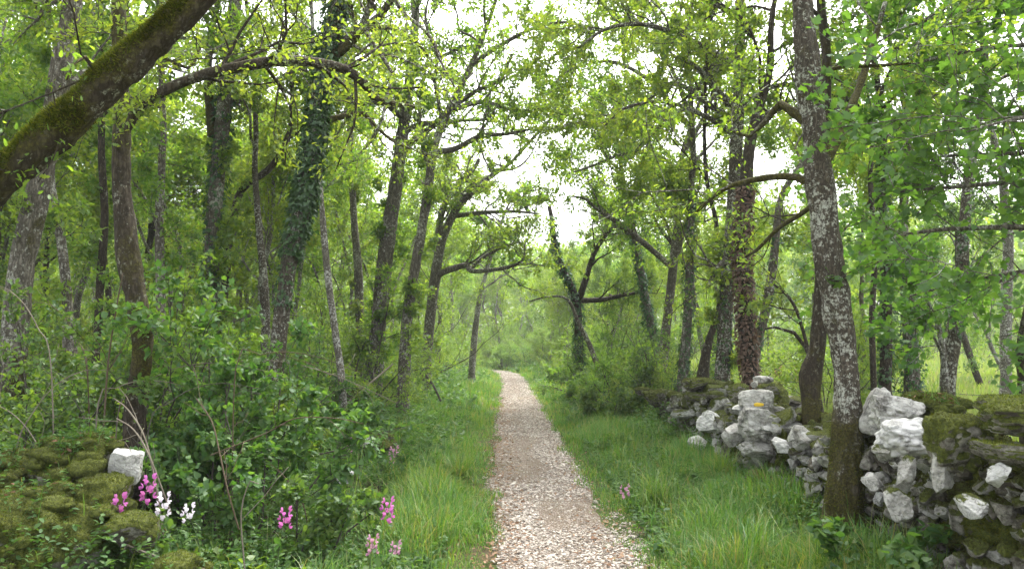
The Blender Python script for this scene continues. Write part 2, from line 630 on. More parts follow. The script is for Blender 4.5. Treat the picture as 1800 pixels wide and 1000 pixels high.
M["lime_white"] = stonemat("limestone_white", (.31, .305, .285), (.57, .565, .54), stain_amt=.42, scale=10)
M["lime_dark"] = stonemat("limestone_stained", (.14, .125, .10), (.40, .385, .34), stain=(.035, .028, .018), stain_amt=.95)
M["earth"] = plainmat("wall_core_earth", (.035, .026, .016), (.015, .011, .007), scale=14, bump=.6)
M["yellow"] = plainmat("yellow_paint", (.80, .56, .05), (.68, .45, .04), scale=35, rough=.7)
M["pebble"] = plainmat("pebble_stone", (.165, .138, .112), (.53, .48, .42), island=True, scale=60, bump=.3)
M["litter"] = leafmat("dry_leaf", [(.12, .07, .04), (.20, .12, .07), (.28, .19, .12)], tr=.15, tshift=(1, .9, .7), gloss=.01)
M["wire"] = plainmat("rusty_wire", (.05, .045, .04), (.03, .022, .018), rough=.6)
M["post"] = plainmat("grey_post_wood", (.14, .125, .105), (.06, .05, .04), scale=25, bump=.5)


# ------------------------------------------------------------------ geometry primitives
def resample(P, R, step):
    P = np.asarray(P, float)
    R = np.asarray(R, float)
    if len(P) < 3:
        k = max(2, int(np.linalg.norm(P[-1] - P[0]) / step) + 1)
        t = np.linspace(0, 1, k)[:, None]
        return P[0] + (P[-1] - P[0]) * t, R[0] + (R[-1] - R[0]) * t[:, 0]
    Q = np.vstack([2 * P[0] - P[1], P, 2 * P[-1] - P[-2]])
    outp, outr = [], []
    for i in range(len(P) - 1):
        p0, p1, p2, p3 = Q[i], Q[i + 1], Q[i + 2], Q[i + 3]
        n = max(1, int(np.linalg.norm(p2 - p1) / step))
        for k in range(n):
            t = k / n
            outp.append(0.5 * ((2 * p1) + (-p0 + p2) * t + (2 * p0 - 5 * p1 + 4 * p2 - p3) * t * t + (-p0 + 3 * p1 - 3 * p2 + p3) * t ** 3))
            outr.append(R[i] + (R[i + 1] - R[i]) * t)
    outp.append(P[-1])
    outr.append(R[-1])
    return np.array(outp), np.array(outr)


def tube(mb, P, R, sides=6, bump=0.0, freq=9.0, seed=0, mossf=None, lobes=None):
    P = np.asarray(P, float)
    R = np.asarray(R, float)
    k = len(P)
    T = nrm(np.gradient(P, axis=0))
    U = np.zeros_like(P)
    ref = np.array([1.0, 0, 0]) if abs(T[0][0]) < 0.8 else np.array([0, 1.0, 0])
    u = ref - T[0] * np.dot(ref, T[0])
    u /= np.linalg.norm(u)
    for i in range(k):
        u = u - T[i] * np.dot(u, T[i])
        u = u / (np.linalg.norm(u) + 1e-9)
        U[i] = u
    W = np.cross(T, U)
    a = np.arange(sides) * 2 * pi / sides
    rad = np.cos(a)[None, :, None] * U[:, None, :] + np.sin(a)[None, :, None] * W[:, None, :]
    V = P[:, None, :] + R[:, None, None] * rad
    if bump:
        flat = V.reshape(-1, 3)
        nz = fbm(flat * np.array([freq, freq, freq * .35]), seed, 4) * 1.2 + 0.8 * fbm(flat * 2.2, seed + 9, 2)
        if sides >= 24:                       # bark ridges of the big trunks
            nz = nz + .5 - 2.6 * np.abs(fbm(flat * np.array([15, 15, 3.2]), seed + 31, 3))
        nz = nz.reshape(k, sides)
        if lobes is not None:                 # buttressed foot
            nz = nz + (np.exp(-np.clip(P[:, 2] - lobes, 0, 9) / .22)[:, None] * (.9 + 1.6 * np.cos(4 * a + seed) + .8 * np.cos(7 * a + 2 * seed))[None, :]) / max(bump / .14, .6)
        V = V + (R[:, None] * bump * nz)[:, :, None] * rad
    V = V.reshape(-1, 3)
    idx = np.arange((k - 1) * sides)
    r, c = idx // sides, idx % sides
    q = np.stack([r * sides + c, r * sides + (c + 1) % sides, (r + 1) * sides + (c + 1) % sides, (r + 1) * sides + c], -1)
    V = np.vstack([V, P[-1] + T[-1] * R[-1] * 0.5])
    tip = len(V) - 1
    cc = np.arange(sides)
    t = np.stack([(k - 1) * sides + cc, (k - 1) * sides + (cc + 1) % sides, np.full(sides, tip)], -1)
    ms = None
    if mossf is not None:
        ms = mossf(V, np.vstack([rad.reshape(-1, 3), T[-1]]))
    mb.add(V, t, q, ms)


def _tmpl(kind):
    if kind == 'simple':
        v = [(0, 0, 0), (.27, .45, .07), (0, 1, -.06), (-.27, .45, .07), (0, .5, 0)]
        t = [(0, 1, 4), (1, 2, 4), (2, 3, 4), (3, 0, 4)]
    elif kind == 'oak':
        half = [(0.0, 0), (.05, .12), (.17, .27), (.11, .38), (.27, .52), (.16, .63), (.25, .78), (.12, .93), (0, 1.0)]
        v, t = [], []
        n = len(half)
        for x, y in half:
            v.append((0, y, -.10 * y * y))
        for s in (1, -1):
            for x, y in half:
                v.append((s * x, y, .35 * x - .10 * y * y))
        for i in range(n - 1):
            t += [(i, n + i, n + i + 1), (i, n + i + 1, i + 1)]
            t += [(i, 2 * n + i + 1, 2 * n + i), (i, i + 1, 2 * n + i + 1)]
    elif kind == 'maple':
        out = [(0, 0), (.14, -.08), (.42, .02), (.27, .22), (.55, .48), (.26, .52), (.24, .66), (0, 1.0),
               (-.24, .66), (-.26, .52), (-.55, .48), (-.27, .22), (-.42, .02), (-.14, -.08)]
        v = [(0, .3, 0)] + [(x, y, -.22 * (x * x + (y - .3) ** 2)) for x, y in out]
        n = len(out)
        t = [(0, i + 1, (i + 1) % n + 1) for i in range(n)]
    elif kind == 'heart':
        half = [(0, 0), (.22, -.06), (.36, .10), (.37, .30), (.27, .55), (.12, .8), (0, 1.0)]
        v, t = [], []
        n = len(half)
        for x, y in half:
            v.append((0, max(y, 0), -.16 * y * y))
        for s in (1, -1):
            for x, y in half:
                v.append((s * x, y, .22 * x - .16 * y * y))
        for i in range(n - 1):
            t += [(i, n + i, n + i + 1), (i, n + i + 1, i + 1)]
            t += [(i, 2 * n + i + 1, 2 * n + i), (i, i + 1, 2 * n + i + 1)]
    elif kind == 'oval':
        half = [(0, 0), (.16, .15), (.26, .4), (.2, .7), (0, 1.0)]
        v, t = [], []
        n = len(half)
        for x, y in half:
            v.append((0, y, -.14 * y * y))
        for s in (1, -1):
            for x, y in half:
                v.append((s * x, y, .3 * x - .14 * y * y))
        for i in range(n - 1):
            t += [(i, n + i, n + i + 1), (i, n + i + 1, i + 1)]
            t += [(i, 2 * n + i + 1, 2 * n + i), (i, i + 1, 2 * n + i + 1)]
    elif kind == 'ivy':
        out = [(0, 0), (.38, .02), (.30, .30), (.26, .46), (0, 1.0), (-.26, .46), (-.30, .30), (-.38, .02)]
        v = [(0, .35, .06)] + [(x, y, -.05) for x, y in out]
        n = len(out)
        t = [(0, i + 1, (i + 1) % n + 1) for i in range(n)]
    elif kind == 'petal':
        out = [(0, 0), (.3, .2), (.48, .6), (.3, .95), (0, .88), (-.3, .95), (-.48, .6), (-.3, .2)]
        v = [(0, .5, -.1)] + [(x, y, .12 * (y + abs(x))) for x, y in out]
        n = len(out)
        t = [(0, i + 1, (i + 1) % n + 1) for i in range(n)]
    elif kind == 'strand':
        v = [(-.14, 0, 0), (.14, 0, 0), (0, 1, 0)]
        t = [(0, 1, 2)]
    v = np.array(v, float)
    t = np.array(t, np.int64)
    # drop degenerate triangles (shared midrib ends)
    keep = []
    for a, b, c in t:
        ar = np.linalg.norm(np.cross(v[b] - v[a], v[c] - v[a]))
        keep.append(ar > 1e-6)
    return v, t[np.array(keep)]


TM = {k: _tmpl(k) for k in ('simple', 'oak', 'maple', 'heart', 'oval', 'ivy', 'petal', 'strand')}


def leaves(mb, kind, P, D, Nn, S):
    """one leaf per row: base P, pointing along D, face normal near Nn, length S"""
    tv, tt = TM[kind]
    D = nrm(D)
    X = np.cross(D, Nn)
    X = nrm(X)
    Z = np.cross(X, D)
    S = np.asarray(S)[:, None, None]
    V = P[:, None, :] + S * (tv[None, :, 0, None] * X[:, None, :] + tv[None, :, 1, None] * D[:, None, :] + tv[None, :, 2, None] * Z[:, None, :])
    n, k = len(P), len(tv)
    T = (np.arange(n) * k)[:, None, None] + tt[None]
    mb.add(V.reshape(-1, 3), T.reshape(-1, 3))


def spray(mb, rng, pts, dirs, per, kind, size, spread=0.0, flat=0.6, droop=0.15, along=0.5):
    """leaves set round twig points"""
    if not len(pts):
        return
    pts = np.repeat(np.asarray(pts), per, 0)
    dirs = np.repeat(np.asarray(dirs), per, 0)
    n = len(pts)
    D = nrm(dirs) * along + rng.normal(0, .62, (n, 3))
    D[:, 2] -= droop
    Nn = rng.normal(0, flat, (n, 3)) + np.array([0, 0, 1.0])
    P = pts + rng.normal(0, 1, (n, 3)) * spread
    leaves(mb, kind, P, D, Nn, size * rng.uniform(.6, 1.25, n))


def grow(rng, p, d, L, r, lvl, maxl, segs, tips, kids, wob=.22, trop=.05, seglen=.28, ratio=.55):
    n = max(4, int(L / seglen))
    pts, dd = [np.array(p, float)], []
    d = d / np.linalg.norm(d)
    st = L / n
    for i in range(n):
        d = d + rng.normal(0, wob, 3) * (0.8 + .4 * (lvl > 0))
        d[2] += trop
        d = d / np.linalg.norm(d)
        pts.append(pts[-1] + d * st)
        dd.append(d.copy())
    pts = np.array(pts)
    dd.append(dd[-1])
    rad = np.linspace(r, max(r * .3, .002), n + 1)
    segs.append((lvl, pts, rad))
    if lvl >= maxl:
        k0 = max(1, int(n * .3))
        tips.extend(zip(pts[k0:], dd[k0:]))
        return
    tips.extend(zip(pts[-2:], dd[-2:]))
    nk = kids[min(lvl, len(kids) - 1)]
    for k in range(nk):
        t = rng.uniform(.22, 1.0) if k else 1.0
        i = min(n - 1, int(t * n))
        ax = rng.normal(0, 1, 3)
        ax = ax - dd[i] * np.dot(ax, dd[i])
        ax /= np.linalg.norm(ax) + 1e-9
        ang = radians(rng.uniform(28, 66)) if k else radians(rng.uniform(5, 25))
        nd = dd[i] * cos(ang) + ax * sin(ang)
        grow(rng, pts[i], nd, L * rng.uniform(ratio * .75, ratio * 1.15) * (1 - .25 * t), rad[i] * .62, lvl + 1, maxl, segs, tips, kids, wob, trop, seglen * .8, ratio)


def segs_to_mesh(mb, segs, seed=0, rmin=.0035):
    for lvl, P, R in segs:
        s = 8 if R[0] > .04 else (6 if R[0] > .015 else 4)
        if R[0] > .02:
            P, R = resample(P, R, .12)
        tube(mb, P, np.maximum(R, rmin), s, bump=.18 if R[0] > .03 else 0, freq=7, seed=seed)


def ico(sub):
    bm = bmesh.new()
    bmesh.ops.create_icosphere(bm, subdivisions=sub, radius=1.0)
    V = np.array([v.co[:] for v in bm.verts])
    F = np.array([[v.index for v in f.verts] for f in bm.faces])
    bm.free()
    return V, F


ICO = {k: ico(k) for k in (1, 2, 3, 4, 5)}


def vnormals(V, F):
    fn = np.cross(V[F[:, 1]] - V[F[:, 0]], V[F[:, 2]] - V[F[:, 0]])
    n = np.zeros_like(V)
    for k in range(3):
        np.add.at(n, F[:, k], fn)
    return nrm(n)


def rotm(rz, rx=0, ry=0):
    a, b, c = rz, rx, ry
    Rz = np.array([[cos(a), -sin(a), 0], [sin(a), cos(a), 0], [0, 0, 1]])
    Rx = np.array([[1, 0, 0], [0, cos(b), -sin(b)], [0, sin(b), cos(b)]])
    Ry = np.array([[cos(c), 0, sin(c)], [0, 1, 0], [-sin(c), 0, cos(c)]])
    return Rz @ Rx @ Ry


def stone(rng, size, sub=4, cuts=9, boxy=5.0, rough=.05, strata=.02, rot=None):
    """an angular block of limestone: rounded box, clipped by planes, roughened and ledged"""
    V0, F = ICO[sub]
    p = boxy
    V = V0 / (np.sum(np.abs(V0) ** p, 1, keepdims=True) ** (1 / p))
    for _ in range(cuts):
        n = rng.normal(0, 1, 3)
        n[2] *= .6
        n /= np.linalg.norm(n)
        dmax = rng.uniform(.50, .92)
        over = V @ n - dmax
        V = V - np.clip(over, 0, None)[:, None] * n * .94
    so = rng.uniform(0, 100, 3)
    nrmv = nrm(V)
    V = V + nrmv * (rough * 2.0 * fbm(V * 1.7 + so, 1, 3) + rough * .8 * fbm(V * 6 + so, 4, 3))[:, None]
    V = V + nrmv * (rough * 2.2 * (np.abs(fbm(V * 2.6 + so, 21, 4)) - .2))[:, None]
    if strata:
        ph = V[:, 2] * rng.uniform(3, 5) + 2.6 * fbm(V * 1.1 + so, 8, 3)
        led = np.abs((ph % 1.0) - .5) * 2
        V = V + nrmv * np.array([1, 1, .1]) * (strata * 1.5 * (led - .5))[:, None]
    V = V * (np.asarray(size) / 2)
    if rot is not None:
        V = V @ rot.T
    return V, F


def mossy(V, F, seed, amount=.5, bias=0.0):
    n = vnormals(V, F)
    w = fbm(V * 5.0, seed, 3)
    return np.clip(.25 + .85 * n[:, 2] * amount * 1.5 + .8 * w * (.3 + .7 * amount) + bias, 0, 1)


def moss_fuzz(mb, rng, V, F, ms, dens, size=.02, thr=.5):
    """short moss strands on the faces that carry moss"""
    a, b, c = V[F[:, 0]], V[F[:, 1]], V[F[:, 2]]
    cr = np.cross(b - a, c - a)
    ar = np.linalg.norm(cr, axis=1) / 2
    fm = ms[F].mean(1)
    w = ar * np.clip((fm - thr) * 4, 0, 1)
    tot = w.sum()
    n = int(tot * dens)
    if n < 1:
        return
    i = rng.choice(len(F), n, p=w / tot)
    u = rng.uniform(0, 1, (n, 2))
    f = u.sum(1) > 1
    u[f] = 1 - u[f]
    P = a[i] + (b - a)[i] * u[:, :1] + (c - a)[i] * u[:, 1:]
    nn = nrm(cr)[i]
    D = nn * .8 + rng.normal(0, .55, (n, 3))
    leaves(mb, 'strand', P - nn * .004, D, rng.normal(0, 1, (n, 3)), size * rng.uniform(.5, 1.4, n))


def ivy_on(mb, rng, P, R, n, size, thick=.06, kind='ivy', t0=0.0, t1=1.0, jut=.5):
    """ivy leaves hanging round a trunk polyline"""
    k = len(P)
    t = rng.uniform(t0, t1, n) * (k - 1)
    i = np.minimum(t.astype(int), k - 2)
    f = (t - i)[:, None]
    C = P[i] * (1 - f) + P[i + 1] * f
    r = R[i] * (1 - f[:, 0]) + R[i + 1] * f[:, 0]
    T = nrm(P[i + 1] - P[i])
    a = rng.uniform(0, 2 * pi, n)
    X = nrm(np.cross(T, np.array([0.0, 1, .01])))
    Yv = np.cross(T, X)
    rad = np.cos(a)[:, None] * X + np.sin(a)[:, None] * Yv
    clump = .5 + .8 * fbm(C * 2.5 + rad * .6, 31, 3)
    off = r + thick * np.clip(rng.uniform(0, 1, n) * (.4 + clump), 0, 1.6)
    pos = C + rad * off[:, None]
    D = rad * jut + np.array([0, 0, -.75]) + rng.normal(0, .35, (n, 3))
    Nn = rad + np.array([0, 0, .5]) + rng.normal(0, .3, (n, 3))
    leaves(mb, kind, pos, D, Nn, size * rng.uniform(.55, 1.2, n))


# ------------------------------------------------------------------ ground and path
def setting():
    def axis(parts):
        out = [np.arange(a, b, s) for a, b, s in parts]
        return np.concatenate(out)
    xs = axis([(-170, -40, 8), (-40, -12, 1.5), (-12, -4, .4), (-4, 4.4, .14), (4.4, 14, .5), (14, 40, 1.5), (40, 171, 8)])
    ys = axis([(-20, 1, 1.0), (1, 14, .16), (14, 30, .4), (30, 70, 1.2), (70, 260, 8)])
    X, Y = np.meshgrid(xs, ys)
    Z = ground(X, Y)
    V = np.stack([X, Y, Z], -1).reshape(-1, 3)
    nx, ny = len(xs), len(ys)
    i = np.arange((nx - 1) * (ny - 1))
    r, c = i // (nx - 1), i % (nx - 1)
    q = np.stack([r * nx + c, r * nx + c + 1, (r + 1) * nx + c + 1, (r + 1) * nx + c], -1)
    mb = MB()
    mb.add(V, None, q)
    tag(mb.build("ground", M["ground"]), kind="structure")
    # path bed
    ys = axis([(-6, 16, .12), (16, 62, .4)])
    us = np.linspace(-1, 1, 15)
    rows = []
    for y in ys:
        c = path_x(y)
        wl = .56 + .09 * vnoise(np.array([[0, y * .9, 3.0]]))[0] + .05 * vnoise(np.array([[0, y * 3.1, 9.0]]))[0]
        wr = .57 + .10 * vnoise(np.array([[5, y * .8, 3.0]]))[0] + .05 * vnoise(np.array([[5, y * 2.7, 9.0]]))[0]
        x = np.where(us < 0, c + us * wl, c + us * wr)
        rows.append(np.stack([x, np.full(15, y)], -1))
    XY = np.array(rows)
    Z = np.maximum(ground(XY[:, :, 0], XY[:, :, 1]), 0) + .012
    Z[:, [0, -1]] -= .03
    V = np.concatenate([XY, Z[:, :, None]], -1).reshape(-1, 3)
    n = len(ys)
    i = np.arange(14 * (n - 1))
    r, c = i // 14, i % 14
    q = np.stack([r * 15 + c, r * 15 + c + 1, (r + 1) * 15 + c + 1, (r + 1) * 15 + c], -1)
    mb = MB()
    mb.add(V, None, q)
    tag(mb.build("path", M["path"]), kind="structure")
    # loose gravel
    rng = np.random.default_rng(21)
    V0, F0 = ICO[1]
    vari = []
    for k in range(12):
        n_ = V0.copy()
        for _ in range(7):
            d = rng.normal(0, 1, 3)
            d /= np.linalg.norm(d)
            n_ = n_ - np.clip(n_ @ d - rng.uniform(.45, .8), 0, None)[:, None] * d
        vari.append(n_ * np.array([1, rng.uniform(.6, .9), rng.uniform(.3, .55)]))
    mb = MB()
    for (y0, y1, cnt, smin, smax) in ((4.2, 8, 15000, .007, .024), (8, 14, 13000, .009, .027), (14, 26, 9000, .013, .033), (26, 48, 6000, .018, .042)):
        y = y0 + (y1 - y0) * rng.uniform(0, 1, cnt)
        u = rng.uniform(-1.0, 1.0, cnt)
        u = np.sign(u) * np.abs(u) ** .9
        x = path_x(y) + u * (.58 + .12 * np.sign(u) * (y < 7.5)) + rng.normal(0, .03, cnt)
        bare = fbm(np.stack([x * 1.4, y * .7, y * 0], -1), 77, 2)
        keep = rng.uniform(0, 1, cnt) < np.clip(1.0 - 1.0 * sstep(.02, .42, bare) - .45 * (u < -.65) + .15 * (np.abs(np.abs(u) - .45) < .2), .10, 1)
        x, y = x[keep], y[keep]
        n = len(x)
        z = np.maximum(ground(x, y), 0) + .012
        s = (smin + (smax - smin) * rng.uniform(0, 1, n) ** 2.6) * np.where(rng.uniform(0, 1, n) < .015, 1.9, 1)
        a = rng.uniform(0, 2 * pi, n)
        vi = rng.integers(0, 12, n)
        for k in range(12):
            w = np.where(vi == k)[0]
            if not len(w):
                continue
            v = vari[k]
            ca, sa = np.cos(a[w]), np.sin(a[w])
            tx = rng.normal(0, .25, len(w))
            lx = v[None, :, 0] * ca[:, None] - v[None, :, 1] * sa[:, None]
            ly = v[None, :, 0] * sa[:, None] + v[None, :, 1] * ca[:, None]
            lz = v[None, :, 2] + lx * tx[:, None]
            P = np.stack([lx, ly, lz], -1) * s[w][:, None, None] + np.stack([x[w], y[w], z[w] + s[w] * .18], -1)[:, None, :]
            T = (np.arange(len(w)) * len(v))[:, None, None] + F0[None]
            mb.add(P.reshape(-1, 3), T.reshape(-1, 3))
    tag(mb.build("gravel", M["pebble"], smooth=False), "pale pinkish limestone chips strewn over the path", "gravel", kind="stuff")
    # dead leaves along the path's edges
    mb = MB()
    n = 4200
    y = 4.3 + 20 * rng.uniform(0, 1, n) ** 1.6
    sd = np.where(rng.uniform(0, 1, n) < .7, -1, 1)
    x = path_x(y) + sd * rng.normal(.47, .18, n)
    P = np.stack([x, y, np.maximum(ground(x, y), 0) + .024], -1)
    a = rng.uniform(0, 2 * pi, n)
    leaves(mb, 'oak', P, np.stack([np.cos(a), np.sin(a), rng.normal(.1, .2, n)], -1), rng.normal(0, .3, (n, 3)) + [0, 0, 1], rng.uniform(.02, .055, n))
    tag(mb.build("leaf_litter", M["litter"]), "brown dead leaves lying along the edges of the gravel", "dead leaves", kind="stuff")


setting()

# ------------------------------------------------------------------ trees
OCC = []          # (x, y, r) ground spots already taken


def hero(name, label, Y, pts, H=9.0, limbs=(), auto=(3.0, 8, 2.6), leaf=('simple', .085, 9, 'oak'), bark='bark_grey',
         ivy=None, mossf=None, sprouts=0, cat='oak tree', base_ext=True, flare=.5, sides=18, bump=.12, seed=1, up=.5,
         group=None, maxl=3, kids=(5, 5), fuzz=0, zlow=None, spread=.04, limbleaf=1.0):
    rng = np.random.default_rng(seed * 101 + 5)
    ys = Y if hasattr(Y, "__len__") else (Y, Y)
    P, R = [], []
    for i, (px, py, w) in enumerate(pts):
        yy = ys[0] + (ys[1] - ys[0]) * i / max(1, len(pts) - 1)
        P.append(at(px, py, yy))
        R.append(w / 2 / FPX * yy * (.82 if ys[0] >= 10 else .84))
    P = [np.array(p) for p in P]
    # down to the ground
    g = float(ground(P[0][0], P[0][1]))
    if P[0][2] > g - .15:
        d = P[0] - P[1]
        d = d / np.linalg.norm(d)
        drop = P[0][2] - (g - .15)
        lean = np.array([d[0], d[1], 0]) / max(.35, -d[2]) * drop * (.5 if drop > .5 else .8)
        lean = np.clip(lean, -.6, .6)
        P.insert(0, P[0] + lean + np.array([0, 0, -drop]))
        R.insert(0, R[0] * 1.08)
    # on to the tree's top
    d = nrm(P[-1] - P[-2])
    while P[-1][2] < H and len(P) < 60:
        d = nrm(d * (1 - .22 * up) + np.array([0, 0, .25 * up]) + rng.normal(0, .10, 3))
        P.append(P[-1] + d * .5)
        R.append(max(.012, R[-1] * .93))
    P, R = resample(P, R, .03 if sides >= 24 else (.07 if ys[0] < 10 else .14))
    base = np.array([P[0][0], P[0][1], float(ground(P[0][0], P[0][1]))])
    hgt = P[:, 2] - base[2]
    R = R * (1 + flare * np.exp(-np.clip(hgt, 0, 9) / .18))
    OCC.append((base[0], base[1], .5))
    root = thing(name, label, cat, base, group)
    mb = MB()
    tube(mb, P, R, sides, bump, 9.0, seed, mossf, base[2] if flare > .3 else None)
    tr = mb.build("trunk", M[bark], root)
    if fuzz and mossf is not None:
        V = mb.arrays()
        F = mb.alltris()
        fz = MB()
        moss_fuzz(fz, rng, V, F, np.concatenate(mb.m), fuzz, .022)
        if fz.n:
            fz.build("moss", M["mossfuzz"], tr, root=root)
    tips = []
    # limbs the photo shows
    for lb in limbs:
        dY = lb[0]
        lp, lr = [], []
        for i, (px, py, w) in enumerate(lb[1:]):
            yy = ys[0] + dY * i / max(1, len(lb) - 2)
            lp.append(at(px, py, yy))
            lr.append(w / 2 / FPX * yy)
        lp, lr = resample(lp, lr, .08)
        lm = MB()
        tube(lm, lp, lr, 10 if ys[0] < 12 else 7, .14, 9, seed + 3, mossf)
        T = nrm(np.gradient(lp, axis=0))
        segs = []
        nk = max(2, int(len(lp) * .08 / .24 * limbleaf))
        for k in range(nk):
            i = int(len(lp) * rng.uniform(.3, 1.0)) - 1
            ax = rng.normal(0, 1, 3)
            ax[2] += .5
            ax = nrm(ax - T[i] * np.dot(ax, T[i]))
            a = radians(rng.uniform(30, 75))
            grow(rng, lp[i], T[i] * cos(a) + ax * sin(a), rng.uniform(.55, 1.25) * (1 + .02 * ys[0]), max(lr[i] * .4, .004), 2, 3, segs, tips, (5,), .2, .04, .2)
        segs_to_mesh(lm, segs, seed)
        tips.extend(zip(lp[-3:], T[-3:]))
        lm.build("branch", M[bark], root)
    # limbs of the crown
    zmin, cnt, ln = auto
    ok = np.where(hgt > zmin)[0]
    if len(ok) and cnt:
        Tt = nrm(np.gradient(P, axis=0))
        az = rng.uniform(0, 2 * pi)
        for k in range(cnt):
            i = ok[int(len(ok) * (k + rng.uniform(0, .9)) / cnt)]
            az += 2.4 + rng.normal(0, .4)
            e = radians(rng.uniform(15, 55))
            dr = np.array([cos(az) * cos(e), sin(az) * cos(e), sin(e)])
            t = (i - ok[0]) / max(1, len(ok))
            segs = []
            grow(rng, P[i], dr, ln * rng.uniform(.7, 1.15) * (1 - .45 * t), min(R[i] * .55, .075), 1, maxl, segs, tips, kids, .2, .03)
            lm = MB()
            segs_to_mesh(lm, segs, seed + k)
            lm.build("branch", M[bark], root)
        segs = []
        grow(rng, P[-1], Tt[-1], ln * .5, R[-1], 1, maxl, segs, tips, kids, .2, .03)
        lm = MB()
        segs_to_mesh(lm, segs, seed)
        lm.build("branch", M[bark], root)
    # leafy shoots straight from the trunk
    if sprouts:
        Tt = nrm(np.gradient(P, axis=0))
        ok2 = np.where((hgt > (zlow or .8)) & (hgt < 6.5))[0]
        for k in range(sprouts):
            i = rng.choice(ok2)
            a = rng.uniform(0, 2 * pi)
            segs = []
            grow(rng, P[i], np.array([cos(a), sin(a), .5]), rng.uniform(.25, .7), .006, 2, 3, segs, tips, (4,), .25, .02, .15)
            lm = MB()
            segs_to_mesh(lm, segs, seed)
            lm.build("shoot", M["twig"], root)
    if tips:
        kind, size, per, mat = leaf
        cm = MB()
        spray(cm, rng, [t[0] for t in tips], [t[1] for t in tips], per, kind, size, spread)
        cm.build("crown", M[mat], root)
    if ivy:
        im = MB()
        for iv in (ivy if isinstance(ivy, list) else [ivy]):
            z0, z1, n, size, thick, mat = iv
            sel = np.where((hgt >= z0) & (hgt <= z1))[0]
            if len(sel) > 2:
                ivy_on(im, rng, P[sel[0]:sel[-1] + 1], R[sel[0]:sel[-1] + 1], n, size, thick)
        if im.n:
            im.build("ivy", M[mat], tr, root=root)
    return root


def moss_top(V, Nn):          # moss on whatever faces the sky
    return np.clip(.62 + .60 * Nn[:, 2] + .6 * fbm(V * 5, 5, 4), 0, 1)


def moss_all(V, Nn):
    return np.clip(.30 + .55 * fbm(V * 2.2, 6, 3) + .2 * Nn[:, 2], 0, 1)


def moss_foot(h0):
    def f(V, Nn):
        g = V[:, 2] - V[:, 2].min()
        return np.clip(.72 * (1 - sstep(h0 * .5, h0 * 1.6, g)) - .02 + .75 * fbm(V * 4.5, 7, 4) + .12 * sstep(.2, .9, Nn[:, 0]), 0, 1)
    return f


